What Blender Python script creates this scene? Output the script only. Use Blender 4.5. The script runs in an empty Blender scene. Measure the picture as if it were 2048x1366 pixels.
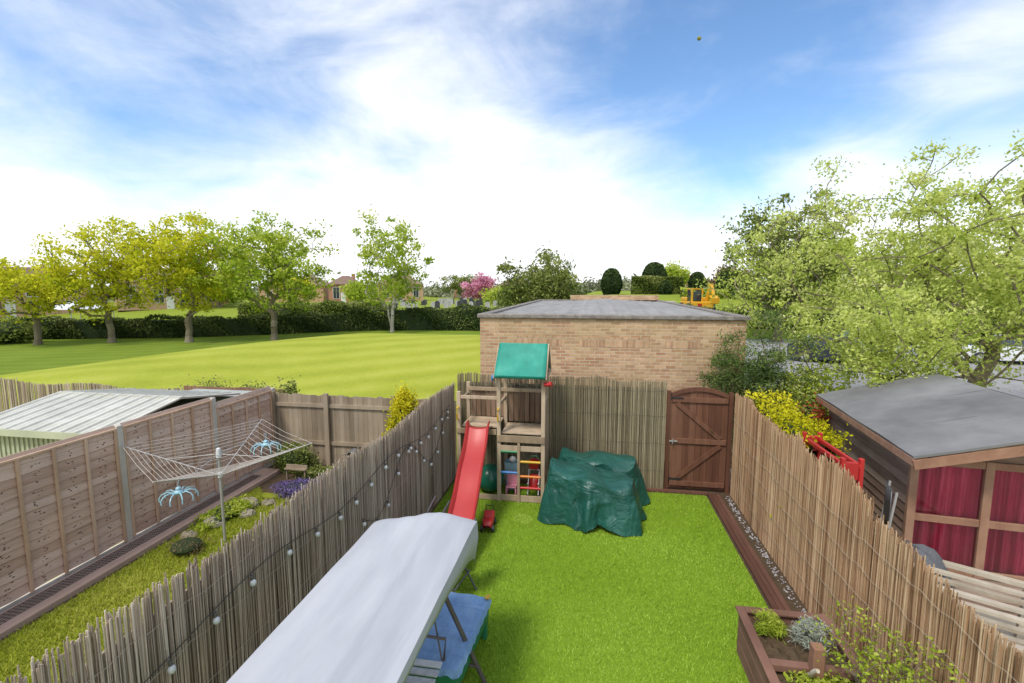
import bpy, math, random
import numpy as np
from mathutils import Vector, Matrix
random.seed(7); rng=np.random.default_rng(7)
scene=bpy.context.scene
COL=scene.collection
R=math.radians
# ------------------------------------------------------------------ materials
def base(name):
    m=bpy.data.materials.new(name); m.use_nodes=True
    nt=m.node_tree; nt.nodes.clear()
    out=nt.nodes.new('ShaderNodeOutputMaterial'); b=nt.nodes.new('ShaderNodeBsdfPrincipled')
    nt.links.new(b.outputs[0],out.inputs[0]); return m,nt,b,out
def N(nt,t,**k):
    n=nt.nodes.new(t)
    for a,v in k.items(): setattr(n,a,v)
    return n
def L(nt,a,b): nt.links.new(a,b)
def math_(nt,op,a,b=None,c=None,clamp=False):
    n=N(nt,'ShaderNodeMath',operation=op); n.use_clamp=clamp
    for i,x in enumerate((a,b,c)):
        if x is None: continue
        if isinstance(x,(int,float)): n.inputs[i].default_value=x
        else: L(nt,x,n.inputs[i])
    return n.outputs[0]
def ramp(nt,fac,stops):
    r=N(nt,'ShaderNodeValToRGB'); e=r.color_ramp.elements
    while len(e)<len(stops): e.new(0.5)
    for i,(p,c) in enumerate(stops):
        e[i].position=p; e[i].color=(c[0],c[1],c[2],1)
    L(nt,fac,r.inputs[0]); return r.outputs[0]
def noise(nt,vec,scale,detail=5,rough=.55,dist=0):
    n=N(nt,'ShaderNodeTexNoise'); n.inputs['Scale'].default_value=scale
    n.inputs['Detail'].default_value=detail; n.inputs['Roughness'].default_value=rough
    n.inputs['Distortion'].default_value=dist
    if vec is not None: L(nt,vec,n.inputs['Vector'])
    return n.outputs[0]
def coords(nt,stretch=(1,1,1)):
    t=N(nt,'ShaderNodeTexCoord'); m=N(nt,'ShaderNodeMapping'); m.inputs['Scale'].default_value=stretch
    L(nt,t.outputs['Object'],m.inputs[0]); return m.outputs[0]
def spread(cols):
    n=len(cols); return [(i/(n-1) if n>1 else 0,c) for i,c in enumerate(cols)]
def mat(name,cols,scale=4,stretch=(1,1,1),rough=.8,bump=.3,bdist=.01,rndmix=.5,metal=0,spec=.3,dirt=.35,bscale=6,coat=0):
    m,nt,b,out=base(name)
    v=coords(nt,stretch); n=noise(nt,v,scale,6,.6)
    n=math_(nt,'MULTIPLY_ADD',n,1.8,-.4,True)
    a=N(nt,'ShaderNodeAttribute',attribute_name='rnd')
    f=math_(nt,'ADD',math_(nt,'MULTIPLY',n,1-rndmix),math_(nt,'MULTIPLY',a.outputs['Fac'],rndmix))
    c=ramp(nt,f,spread(cols))
    if dirt>0:
        d=noise(nt,coords(nt),1.3,5,.65)
        d=math_(nt,'MULTIPLY_ADD',d,dirt*2,1-dirt,False)
        mx=N(nt,'ShaderNodeVectorMath',operation='SCALE'); L(nt,c,mx.inputs[0]); L(nt,d,mx.inputs['Scale']); c=mx.outputs[0]
    L(nt,c,b.inputs['Base Color'])
    b.inputs['Roughness'].default_value=rough; b.inputs['Metallic'].default_value=metal
    b.inputs['Specular IOR Level'].default_value=spec
    if coat: b.inputs['Coat Weight'].default_value=coat
    if bump>0:
        bn=noise(nt,v,scale*bscale,4,.6); bp=N(nt,'ShaderNodeBump'); bp.inputs['Strength'].default_value=bump
        bp.inputs['Distance'].default_value=bdist; L(nt,bn,bp.inputs['Height']); L(nt,bp.outputs[0],b.inputs['Normal'])
    return m
def leafmat(name,cols,trans=.4):
    m,nt,b,out=base(name); nt.nodes.remove(b)
    a=N(nt,'ShaderNodeAttribute',attribute_name='rnd')
    c=ramp(nt,a.outputs['Fac'],spread(cols))
    d=N(nt,'ShaderNodeBsdfDiffuse'); L(nt,c,d.inputs[0])
    if trans<=0: L(nt,d.outputs[0],out.inputs[0]); return m
    t=N(nt,'ShaderNodeBsdfTranslucent'); x=N(nt,'ShaderNodeMixShader')
    x.inputs[0].default_value=trans
    L(nt,c,t.inputs[0]); L(nt,d.outputs[0],x.inputs[1]); L(nt,t.outputs[0],x.inputs[2]); L(nt,x.outputs[0],out.inputs[0])
    return m
# ------------------------------------------------------------------ mesh building
def setrnd(me,arr):
    at=me.attributes.new('rnd','FLOAT','POINT'); at.data.foreach_set('value',np.asarray(arr,dtype=np.float32))
class MB:
    def __init__(s): s.v=[];s.f=[];s.r=[];s.m=[]
    def add(s,vs,fs,r=None,m=0):
        if r is None: r=random.random()
        o=len(s.v); s.v+=[tuple(v) for v in vs]; s.f+=[tuple(i+o for i in f) for f in fs]; s.r+=[r]*len(vs); s.m+=[m]*len(fs); return s
    def box(s,c,d,M=None,r=None,m=0):
        c=Vector(c); vs=[]
        for x in (-.5,.5):
            for y in (-.5,.5):
                for z in (-.5,.5):
                    p=Vector((x*d[0],y*d[1],z*d[2]))
                    if M is not None: p=M@p
                    vs.append(c+p)
        return s.add(vs,[(0,1,3,2),(4,6,7,5),(0,4,5,1),(2,3,7,6),(0,2,6,4),(1,5,7,3)],r,m)
    def bb(s,a,b,r=None,m=0):
        return s.box([(a[i]+b[i])/2 for i in range(3)],[abs(b[i]-a[i]) for i in range(3)],None,r,m)
    def beam(s,p,q,w,h,r=None,m=0,up=(0,0,1)):
        p=Vector(p);q=Vector(q);d=q-p;l=d.length;d.normalize();u=Vector(up)
        if abs(d.dot(u))>.98: u=Vector((0,1,0))
        x=d.cross(u).normalized(); z=x.cross(d)
        M=Matrix((x,d,z)).transposed()
        return s.box((p+q)/2,(w,l,h),M,r,m)
    def tube(s,p,q,r0,r1=None,n=6,r=None,m=0,caps=True):
        p=Vector(p);q=Vector(q); r1=r0 if r1 is None else r1
        d=(q-p); 
        if d.length<1e-6: return s
        d.normalize(); u=Vector((0,0,1)) if abs(d.z)<.9 else Vector((1,0,0))
        x=d.cross(u).normalized(); y=d.cross(x); vs=[]
        for c,rr in ((p,r0),(q,r1)):
            for i in range(n):
                a=2*math.pi*i/n; vs.append(c+x*(math.cos(a)*rr)+y*(math.sin(a)*rr))
        fs=[(i,(i+1)%n,n+(i+1)%n,n+i) for i in range(n)]
        if caps: fs+=[tuple(range(n))[::-1],tuple(range(n,2*n))]
        return s.add(vs,fs,r,m)
    def path(s,pts,rad,n=6,r=None,m=0,closed=False):
        if r is None:r=random.random()
        k=len(pts); rings=[]; pts=[Vector(p) for p in pts]; o=[]
        for i,p in enumerate(pts):
            a=pts[(i-1)%k] if (closed or i>0) else p; b=pts[(i+1)%k] if (closed or i<k-1) else p
            d=(b-a).normalized(); u=Vector((0,0,1)) if abs(d.z)<.9 else Vector((0,1,0))
            x=d.cross(u).normalized(); y=d.cross(x)
            rr=rad[i] if isinstance(rad,(list,tuple)) else rad
            for j in range(n):
                t=2*math.pi*j/n; o.append(p+x*(math.cos(t)*rr)+y*(math.sin(t)*rr))
        fs=[]
        for i in range(k if closed else k-1):
            i2=(i+1)%k
            for j in range(n): fs.append((i*n+j,i*n+(j+1)%n,i2*n+(j+1)%n,i2*n+j))
        if not closed: fs+=[tuple(range(n))[::-1],tuple(range((k-1)*n,k*n))]
        return s.add(o,fs,r,m)
    def grid(s,P,cu=False,cv=False,r=None,m=0):
        nu=len(P);nv=len(P[0]); vs=[p for row in P for p in row]; fs=[]
        for i in range(nu if cu else nu-1):
            for j in range(nv if cv else nv-1):
                a=i*nv+j;b=((i+1)%nu)*nv+j;c=((i+1)%nu)*nv+(j+1)%nv;d=i*nv+(j+1)%nv
                fs.append((a,b,c,d))
        return s.add(vs,fs,r,m)
    def ball(s,c,rad,n=10,r=None,m=0):
        P=[]
        if isinstance(rad,(int,float)): rad=(rad,)*3
        for i in range(n+1):
            t=math.pi*i/n; P.append([(c[0]+rad[0]*math.sin(t)*math.cos(2*math.pi*j/(n*2)),c[1]+rad[1]*math.sin(t)*math.sin(2*math.pi*j/(n*2)),c[2]-rad[2]*math.cos(t)) for j in range(n*2)])
        return s.grid(P,cv=True,r=r,m=m)
    def quads(s):
        V=np.array(s.v); F=[f for f in s.f if len(f)==4]
        return V[np.array(F)]
    def obj(s,name,mats,parent=None,smooth=False,loc=None,bevel=0,label=None,solid=0,rnd=None):
        me=bpy.data.meshes.new(name); me.from_pydata(s.v,[],s.f); 
        if not isinstance(mats,(list,tuple)): mats=[mats]
        for m in mats: me.materials.append(m)
        me.polygons.foreach_set('material_index',s.m); setrnd(me,s.r if rnd is None else rnd)
        if smooth:
            me.polygons.foreach_set('use_smooth',[True]*len(s.f)); me.set_sharp_from_angle(angle=R(42))
        me.update()
        o=bpy.data.objects.new(name,me); COL.objects.link(o)
        if parent is not None: o.parent=parent
        if loc is not None: o.location=loc
        if bevel:
            b=o.modifiers.new('Bevel','BEVEL'); b.width=bevel; b.segments=2; b.limit_method='ANGLE'
        if solid:
            b=o.modifiers.new('Solid','SOLIDIFY'); b.thickness=solid
        if label: o['label']=label
        return o
def tag(o,label,cat,group=None):
    o['label']=label;o['category']=cat
    if group:o['group']=group
    return o
def struct(o): o['kind']='structure'; return o
def thing(name,label,cat,loc=(0,0,0),rz=0,group=None):
    o=bpy.data.objects.new(name,None); COL.objects.link(o); o.location=loc; o.rotation_euler=(0,0,R(rz)); o.empty_display_size=.2
    return tag(o,label,cat,group)
def npmesh(name,V,rnd,mats,mi=None,parent=None,loc=None):
    n,k,_=V.shape; me=bpy.data.meshes.new(name)
    me.vertices.add(n*k); me.vertices.foreach_set('co',V.reshape(-1).astype(np.float32))
    me.loops.add(n*k); me.loops.foreach_set('vertex_index',np.arange(n*k,dtype=np.int32))
    me.polygons.add(n); me.polygons.foreach_set('loop_start',np.arange(0,n*k,k,dtype=np.int32))
    if not isinstance(mats,(list,tuple)): mats=[mats]
    for m in mats: me.materials.append(m)
    if mi is not None: me.polygons.foreach_set('material_index',np.asarray(mi,dtype=np.int32))
    me.update(calc_edges=True); setrnd(me,np.repeat(rnd,k))
    o=bpy.data.objects.new(name,me); COL.objects.link(o)
    if parent is not None:o.parent=parent
    if loc is not None:o.location=loc
    return o
def unit(a): return a/np.maximum(np.linalg.norm(a,axis=1,keepdims=True),1e-9)
def leafquads(C,size,asp=.55):
    n=len(C); a=unit(rng.normal(size=(n,3))); b=unit(np.cross(a,rng.normal(size=(n,3))))
    s=size*rng.uniform(.6,1.35,(n,1))
    return np.stack([C-a*s,C+b*s*asp-a*s*.1,C+a*s,C-b*s*asp-a*s*.1],axis=1)
def leafobj(name,C,size,lm,rnd=None,core=None,corem=None,parent=None,loc=None,asp=.55):
    V=leafquads(C,size,asp); r=rng.uniform(0,1,len(C)) if rnd is None else np.clip(rnd+rng.normal(0,.16,len(C)),0,1)
    mats=[lm]; mi=np.zeros(len(V))
    if core is not None:
        q=core.quads(); V=np.concatenate([V,q]); r=np.concatenate([r,rng.uniform(0,1,len(q))]); mi=np.concatenate([mi,np.ones(len(q))]); mats.append(corem)
    return npmesh(name,V,r,mats,mi,parent,loc)
def sm(a,b,x):
    t=np.clip((x-a)/(b-a),0,1); return t*t*(3-2*t)
def gz(x,y):
    x=np.asarray(x,float);y=np.asarray(y,float)
    yc=23+np.minimum(0,x+12)*.84; d=y-yc; s=np.where(d<0,8.5,4.2)
    m=1.62*sm(-31,-11,x)*np.exp(-(d/s)**2)*sm(9.8,14,y)*(1-sm(-4,0,x))
    far=.5*sm(-34,-12,x)*sm(27,35,y)
    far2=1.2*sm(40,62,y)
    r=1.9*sm(-6,3,x)*sm(42,56,y)*(1-sm(200,400,y))
    return np.maximum(m,np.maximum(far,far2)*(1-sm(4,8,x)*(1-sm(40,46,y)))+r)
def g(x,y): return float(gz(x,y))
# ------------------------------------------------------------------ material library
def grassmat(name,a,b,c,stripe=0,lush=None):
    m,nt,bs,out=base(name); v=coords(nt)
    n1=noise(nt,v,.35,6,.65); n2=noise(nt,v,9,5,.7); n3=noise(nt,v,60,2,.6)
    f=math_(nt,'ADD',math_(nt,'MULTIPLY',n1,.55),math_(nt,'ADD',math_(nt,'MULTIPLY',n2,.35),math_(nt,'MULTIPLY',n3,.25)))
    if stripe:
        w=N(nt,'ShaderNodeTexWave'); w.inputs['Scale'].default_value=.22; w.inputs['Distortion'].default_value=.9; w.inputs['Detail'].default_value=1
        mp=N(nt,'ShaderNodeMapping'); mp.inputs['Rotation'].default_value=(0,0,R(66)); L(nt,v,mp.inputs[0]); L(nt,mp.outputs[0],w.inputs[0])
        f=math_(nt,'ADD',f,math_(nt,'MULTIPLY_ADD',w.outputs['Fac'],stripe,-stripe/2))
    f=math_(nt,'MULTIPLY_ADD',f,2.2,-.78,True); c_=ramp(nt,f,spread([a,b,c]))
    if lush:
        at=N(nt,'ShaderNodeAttribute',attribute_name='rnd'); mx=N(nt,'ShaderNodeMixRGB'); L(nt,at.outputs['Fac'],mx.inputs[0]); L(nt,c_,mx.inputs[1]); L(nt,ramp(nt,f,spread(lush)),mx.inputs[2]); c_=mx.outputs[0]
    L(nt,c_,bs.inputs['Base Color']); bs.inputs['Roughness'].default_value=.95; bs.inputs['Specular IOR Level'].default_value=.1
    bp=N(nt,'ShaderNodeBump'); bp.inputs['Strength'].default_value=.5; bp.inputs['Distance'].default_value=.05; L(nt,n3,bp.inputs['Height']); L(nt,bp.outputs[0],bs.inputs['Normal'])
    return m
M_field=grassmat('field_grass',(.25,.29,.03),(.345,.38,.045),(.44,.45,.09),.13,[(.12,.18,.018),(.17,.235,.025),(.23,.29,.04)])
M_turf=grassmat('turf_base',(.12,.215,.016),(.18,.29,.022),(.23,.34,.035))
M_lawn=grassmat('lawn_base',(.15,.18,.02),(.25,.28,.03),(.37,.36,.08))
M_blade=leafmat('turf_blade',[(.155,.27,.018),(.265,.41,.03),(.43,.56,.11)],0)
M_blade2=leafmat('lawn_blade',[(.20,.26,.02),(.36,.41,.035),(.55,.52,.14)],.2)
M_soil=mat('soil',[(.05,.032,.018),(.12,.08,.045),(.2,.14,.09)],12,rough=.95,bump=.8,bdist=.03)
M_paving=mat('paving',[(.13,.12,.10),(.24,.22,.19),(.3,.28,.25)],3,rough=.9)
M_asphalt=mat('asphalt',[(.22,.21,.21),(.30,.29,.28),(.36,.35,.34)],8,rough=.9,bump=.3)
M_cane_l=mat('weathered_cane',[(.13,.095,.07),(.33,.25,.19),(.50,.40,.315),(.68,.58,.47)],9,(3,3,.5),rndmix=.85,rough=.75,bump=.4,dirt=.3)
M_cane_r=mat('golden_cane',[(.16,.08,.042),(.36,.21,.115),(.52,.34,.20),(.70,.52,.33)],9,(3,3,.5),rndmix=.85,rough=.6,bump=.4,dirt=.35)
M_cane_b=mat('mossy_cane',[(.09,.068,.04),(.23,.185,.11),(.35,.295,.18),(.50,.44,.30)],9,(3,3,.5),rndmix=.85,rough=.8,bump=.4)
M_greywood=mat('weathered_board',[(.15,.11,.07),(.30,.235,.165),(.43,.355,.265)],5,(1,1,.12),rndmix=.45,bump=.5)
M_lapwood=mat('lap_board',[(.38,.22,.15),(.60,.42,.32),(.74,.58,.48)],4,(.3,.15,3),rndmix=.5,bump=.5)
M_batten=mat('batten_wood',[(.40,.24,.145),(.56,.37,.245),(.68,.5,.37)],5,(2,2,.2),bump=.4)
M_concrete=mat('concrete',[(.42,.37,.30),(.56,.51,.44),(.66,.61,.54)],5,rough=.9,bump=.3)
M_gate=mat('gate_stain',[(.075,.030,.017),(.145,.063,.037),(.23,.115,.07)],5,(2.5,2.5,.15),rndmix=.5,rough=.6,bump=.3)
M_deck=mat('deck_stain',[(.07,.03,.02),(.13,.06,.04),(.2,.10,.07)],5,(3,.3,3),rough=.6)
M_towerwood=mat('play_timber',[(.19,.13,.08),(.39,.29,.19),(.58,.46,.33)],5,(1.5,1.5,.4),bump=.4,rndmix=.5)
M_towerdark=mat('play_slat',[(.09,.055,.035),(.19,.12,.075),(.32,.22,.15)],5,(2,2,.3),bump=.4)
def plast(name,c,rough=.4,bump=.05,dirt=.12):
    d=tuple(x*.75 for x in c); return mat(name,[d,c],2.5,rough=rough,bump=bump,dirt=dirt,spec=.5)
M_red=plast('red_plastic',(.5,.025,.025),.35); M_redslide=mat('faded_red_plastic',[(.40,.03,.028),(.48,.055,.05),(.55,.13,.11)],2,(1,.4,1),rough=.35,bump=.05,dirt=.2,spec=.5)
M_yellow=plast('yellow_plastic',(.7,.42,.03)); M_blue=plast('blue_plastic',(.04,.2,.5)); M_gplast=plast('green_plastic',(.03,.22,.09)); M_pink=plast('pink_plastic',(.7,.28,.35)); M_white=plast('white_paint',(.75,.75,.73)); M_orange=plast('orange_plastic',(.7,.22,.03))
M_tarpg=mat('teal_tarpaulin',[(.015,.19,.135),(.025,.26,.19),(.06,.34,.25)],3,rough=.45,bump=.2,dirt=.2,rndmix=0)
M_ball=plast('green_ball',(.015,.15,.09),.3)
M_lightblue=plast('pale_blue_plastic',(.36,.58,.66)); M_alu=mat('aluminium',[(.40,.39,.38),(.52,.51,.49)],8,rough=.4,metal=.4,bump=.05,dirt=.1)
M_greymetal=mat('grey_tube',[(.10,.10,.11),(.2,.2,.21)],6,rough=.4,metal=.4,bump=.05,dirt=.1); M_bronze=mat('bronze_tube',[(.09,.075,.07),(.17,.145,.13)],6,rough=.4,metal=.3,bump=.05)
M_line=plast('dryer_line',(.68,.61,.55)); M_tie=plast('tan_tie',(.48,.40,.30),.7); M_black=plast('black_plastic',(.03,.03,.035)); M_wire=plast('dark_cable',(.05,.045,.04),.6)
M_roofcream=mat('cream_metal_roof',[(.36,.35,.28),(.54,.525,.45),(.66,.645,.58)],2.5,(.6,3,1),rough=.5,bump=.1,dirt=.35); M_sagegreen=mat('sage_metal',[(.38,.40,.28),(.48,.49,.36)],3,rough=.5,bump=.1)
M_felt=mat('roof_felt',[(.12,.118,.115),(.185,.182,.178),(.26,.255,.248)],1.1,rough=.8,bump=.5,bdist=.004,dirt=.4,bscale=60,rndmix=.1)
M_felt2=mat('light_roof_felt',[(.20,.19,.175),(.31,.295,.28),(.42,.405,.385)],1.2,(3,.25,1),rough=.85,bump=.4,dirt=.4,bscale=20)
M_shedwood=mat('shed_board',[(.15,.09,.065),(.31,.21,.155),(.47,.37,.29)],4,(.4,.4,3),rndmix=.5,bump=.4); M_shedtrim=mat('shed_trim',[(.15,.07,.04),(.30,.16,.10),(.42,.26,.17)],5,bump=.3)
M_pallet=mat('pale_timber',[(.25,.20,.14),(.42,.36,.27),(.54,.48,.39)],5,bump=.4)
M_stone=mat('rock',[(.16,.13,.09),(.3,.26,.18),(.4,.37,.28)],6,rough=.9,bump=.8,bdist=.03); M_pebble=mat('pebble',[(.22,.20,.19),(.36,.34,.33),(.52,.50,.52)],20,rough=.7,rndmix=.8,bump=.1)
def coverm():
    m,nt,b,out=base('green_cover_fabric'); v=coords(nt)
    c=ramp(nt,noise(nt,v,2.2,5,.6),[(.3,(.008,.058,.043)),(.55,(.014,.09,.068)),(.8,(.03,.14,.105))]); L(nt,c,b.inputs['Base Color'])
    b.inputs['Roughness'].default_value=.40; b.inputs['Specular IOR Level'].default_value=.55
    n=noise(nt,v,2.2,3,.45,1.6); n2=noise(nt,v,8,3,.5,1.0)
    h=math_(nt,'ADD',n,math_(nt,'MULTIPLY',n2,.16))
    bp=N(nt,'ShaderNodeBump'); bp.inputs['Strength'].default_value=.8; bp.inputs['Distance'].default_value=.10; L(nt,h,bp.inputs['Height']); L(nt,bp.outputs[0],b.inputs['Normal']); return m
M_cover=coverm()
def canopym():
    m,nt,b,out=base('canopy_fabric'); v=coords(nt,(1.6,.35,1))
    c=ramp(nt,noise(nt,v,2.5,6,.6),[(.3,(.37,.375,.395)),(.6,(.44,.445,.465)),(.85,(.49,.495,.51))]); L(nt,c,b.inputs['Base Color'])
    b.inputs['Roughness'].default_value=.65
    v2=coords(nt,(3,.45,1)); n=noise(nt,v2,1.6,2,.4,.8)
    bp=N(nt,'ShaderNodeBump'); bp.inputs['Strength'].default_value=.4; bp.inputs['Distance'].default_value=.05; L(nt,n,bp.inputs['Height']); L(nt,bp.outputs[0],b.inputs['Normal']); return m
M_canopy=canopym()
M_bluetarp=mat('blue_tarp',[(.12,.23,.42),(.20,.34,.55),(.36,.49,.65)],4,(1,.4,1),rough=.5,bump=.7,bdist=.02,rndmix=0)
M_greytarp=mat('grey_tarp',[(.09,.095,.105),(.16,.165,.175)],4,rough=.6,bump=.8,bdist=.04)
M_curtain=mat('red_curtain',[(.30,.006,.03),(.58,.03,.09),(.75,.12,.18)],2,(16,16,.4),rough=.7,rndmix=0,bump=.5,bdist=.03,dirt=.3)
def glassm():
    m,nt,b,out=base('window_glass'); nt.nodes.remove(b)
    t=N(nt,'ShaderNodeBsdfTransparent'); gl=N(nt,'ShaderNodeBsdfGlossy'); gl.inputs['Roughness'].default_value=.05
    f=N(nt,'ShaderNodeFresnel'); f.inputs[0].default_value=1.4; x=N(nt,'ShaderNodeMixShader'); L(nt,math_(nt,'MULTIPLY',f.outputs[0],.9,None,True),x.inputs[0])
    L(nt,t.outputs[0],x.inputs[1]);L(nt,gl.outputs[0],x.inputs[2]);L(nt,x.outputs[0],out.inputs[0]);return m
M_glass=glassm()
M_darkglass=mat('dark_pane',[(.02,.025,.03),(.06,.07,.08)],1,rough=.1,bump=0,spec=.6)
def brickm(name,c1,c2,mort,w=.225,h=.075,moss=.6):
    m,nt,b,out=base(name); t=N(nt,'ShaderNodeTexCoord'); s=N(nt,'ShaderNodeSeparateXYZ'); L(nt,t.outputs['Object'],s.inputs[0])
    cx=N(nt,'ShaderNodeCombineXYZ'); L(nt,math_(nt,'ADD',s.outputs[0],s.outputs[1]),cx.inputs[0]); L(nt,s.outputs[2],cx.inputs[1])
    br=N(nt,'ShaderNodeTexBrick'); L(nt,cx.outputs[0],br.inputs['Vector']); br.inputs['Scale'].default_value=1
    br.inputs['Brick Width'].default_value=w; br.inputs['Row Height'].default_value=h; br.inputs['Mortar Size'].default_value=.008; br.inputs['Mortar Smooth'].default_value=.2; br.inputs['Bias'].default_value=-.1
    br.inputs['Color1'].default_value=(*c1,1);br.inputs['Color2'].default_value=(*c2,1);br.inputs['Mortar'].default_value=(*mort,1)
    n=noise(nt,t.outputs['Object'],1.1,6,.7); n2=noise(nt,t.outputs['Object'],14,4,.7)
    k=math_(nt,'ADD',math_(nt,'MULTIPLY',n,.9),math_(nt,'MULTIPLY_ADD',n2,.8,.15))
    sc=N(nt,'ShaderNodeVectorMath',operation='SCALE'); L(nt,br.outputs['Color'],sc.inputs[0]); L(nt,k,sc.inputs['Scale'])
    mx=N(nt,'ShaderNodeMixRGB'); f=math_(nt,'MULTIPLY_ADD',noise(nt,t.outputs['Object'],.9,5,.7),2.6,-1.15,True); L(nt,math_(nt,'MULTIPLY',f,moss),mx.inputs[0]); L(nt,sc.outputs[0],mx.inputs[1]); mx.inputs[2].default_value=(.48,.39,.18,1)
    L(nt,mx.outputs[0],b.inputs['Base Color']); b.inputs['Roughness'].default_value=.9
    bp=N(nt,'ShaderNodeBump'); bp.inputs['Strength'].default_value=.5; bp.inputs['Distance'].default_value=.01
    L(nt,math_(nt,'SUBTRACT',1,br.outputs['Fac']),bp.inputs['Height']); L(nt,bp.outputs[0],b.inputs['Normal']); return m
M_brick=brickm('stock_brick',(.38,.20,.105),(.58,.38,.22),(.50,.42,.31))
M_soldier=brickm('soldier_brick',(.37,.19,.105),(.58,.36,.21),(.44,.36,.25),.075,.235,.4)
M_hbrick=brickm('house_brick',(.38,.14,.08),(.46,.2,.12),(.36,.26,.2),moss=.1); M_hbrick2=brickm('orange_house_brick',(.5,.28,.16),(.55,.34,.21),(.42,.34,.25),moss=.1)
M_tile=mat('roof_tile',[(.15,.09,.07),(.23,.15,.115),(.3,.2,.16)],4,(1,1,6),bump=.5)
M_bark=mat('bark',[(.11,.09,.055),(.21,.17,.11),(.33,.285,.20)],6,(2,2,.4),rough=.9,bump=.8,bdist=.03); M_palebark=mat('pale_bark',[(.25,.22,.18),(.42,.38,.32),(.6,.57,.5)],5,(1,1,2),rough=.9,bump=.5)
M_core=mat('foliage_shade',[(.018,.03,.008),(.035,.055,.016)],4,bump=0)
M_yg=leafmat('spring_leaf',[(.27,.32,.012),(.50,.53,.025),(.70,.67,.045),(.82,.77,.09)],.45)
M_yg2=leafmat('fresh_leaf',[(.17,.26,.018),(.34,.45,.04),(.50,.58,.075),(.62,.66,.15)],.45)
M_pale=leafmat('pale_leaf',[(.24,.32,.045),(.43,.51,.095),(.60,.66,.17),(.76,.77,.31)],.45)
M_dark=leafmat('hedge_leaf',[(.025,.042,.012),(.065,.095,.026),(.13,.165,.045),(.30,.32,.14)],0)
M_mid=leafmat('mid_leaf',[(.07,.10,.02),(.15,.20,.04),(.27,.31,.08),(.40,.41,.16)],.3)
M_yew=leafmat('yew_leaf',[(.018,.036,.013),(.042,.07,.024),(.085,.12,.035)],0)
M_conifer=leafmat('conifer_needle',[(.045,.08,.022),(.11,.165,.042),(.22,.28,.08)],.2)
M_gold=leafmat('golden_leaf',[(.33,.32,.01),(.57,.53,.02),(.80,.71,.05)],.3)
M_pinkl=leafmat('pink_blossom',[(.5,.16,.27),(.72,.33,.45),(.82,.5,.58)],.4); M_purple=leafmat('purple_flower',[(.09,.12,.04),(.14,.11,.22),(.21,.15,.38),(.32,.26,.48)],.2)
M_redl=leafmat('red_leaf',[(.3,.03,.02),(.5,.08,.04),(.5,.2,.1)],.4); M_silver=leafmat('silver_leaf',[(.25,.28,.2),(.42,.45,.36),(.55,.58,.5)],.3); M_brownl=leafmat('twig_leaf',[(.16,.10,.05),(.28,.2,.12)],0)
# ------------------------------------------------------------------ camera / sun / sky
cam=bpy.data.cameras.new('camera'); co=bpy.data.objects.new('camera',cam); COL.objects.link(co)
co.location=(0,0,4); co.rotation_euler=(R(83.5),0,R(9.3)); cam.lens=16.7; cam.sensor_width=36; cam.clip_end=3000; cam.clip_start=.05
scene.camera=co
sun=bpy.data.lights.new('sun','SUN'); sun.energy=3.0; sun.angle=R(12); sun.color=(1,.95,.87)
so=bpy.data.objects.new('sun',sun); COL.objects.link(so)
sd=Vector((-.26,-.48,.82)).normalized(); so.rotation_euler=sd.to_track_quat('Z','Y').to_euler(); so.location=(-10,-10,20)
w=bpy.data.worlds.new('World'); scene.world=w; w.use_nodes=True; nt=w.node_tree; nt.nodes.clear()
wo=N(nt,'ShaderNodeOutputWorld'); bg=N(nt,'ShaderNodeBackground'); bg.inputs[1].default_value=.15; L(nt,bg.outputs[0],wo.inputs[0])
sky=N(nt,'ShaderNodeTexSky',sky_type='NISHITA'); sky.sun_disc=False; sky.sun_elevation=math.asin(sd.z); sky.sun_rotation=math.atan2(sd.x,sd.y); sky.altitude=50; sky.air_density=1.0; sky.dust_density=.6; sky.ozone_density=2.0
tc=N(nt,'ShaderNodeTexCoord'); nv=N(nt,'ShaderNodeVectorMath',operation='NORMALIZE'); L(nt,tc.outputs['Generated'],nv.inputs[0]); D=nv.outputs[0]
sp=N(nt,'ShaderNodeSeparateXYZ'); L(nt,D,sp.inputs[0]); z=sp.outputs[2]
mp=N(nt,'ShaderNodeMapping'); mp.inputs['Rotation'].default_value=(R(18),R(24),R(20)); mp.inputs['Scale'].default_value=(1.0,1.0,1.7); L(nt,D,mp.inputs[0])
n1=noise(nt,mp.outputs[0],2.6,10,.56,.4)
mp2=N(nt,'ShaderNodeMapping'); mp2.inputs['Rotation'].default_value=(R(0),R(-32),R(10)); mp2.inputs['Scale'].default_value=(1.2,1.2,3.6); L(nt,D,mp2.inputs[0])
n2=noise(nt,mp2.outputs[0],3.0,8,.6,.6)
def blob(d,r):
    v=N(nt,'ShaderNodeVectorMath',operation='DISTANCE'); L(nt,D,v.inputs[0]); v.inputs[1].default_value=d
    mr=N(nt,'ShaderNodeMapRange',interpolation_type='SMOOTHSTEP'); L(nt,v.outputs['Value'],mr.inputs[0]); mr.inputs[1].default_value=0; mr.inputs[2].default_value=r; mr.inputs[3].default_value=1; mr.inputs[4].default_value=0
    return mr.outputs[0]
val=math_(nt,'ADD',math_(nt,'MULTIPLY',n1,1.25),math_(nt,'MULTIPLY_ADD',n2,.7,-.33))
for d,r,wt in [((-.281,.947,.155),.46,.40),((-.227,.871,.436),.22,.10),((.533,.774,.342),.20,.40),((.062,.97,.234),.20,.22),((.404,.892,.201),.14,.22),((.184,.921,.344),.36,-.40),((-.65,.65,.35),.75,.12),((0,-.5,.8),1.2,.6)]:  # last blob: unseen bright cloud behind the camera, added to lift ambient light
    val=math_(nt,'ADD',val,math_(nt,'MULTIPLY',blob(d,r),wt))
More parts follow.
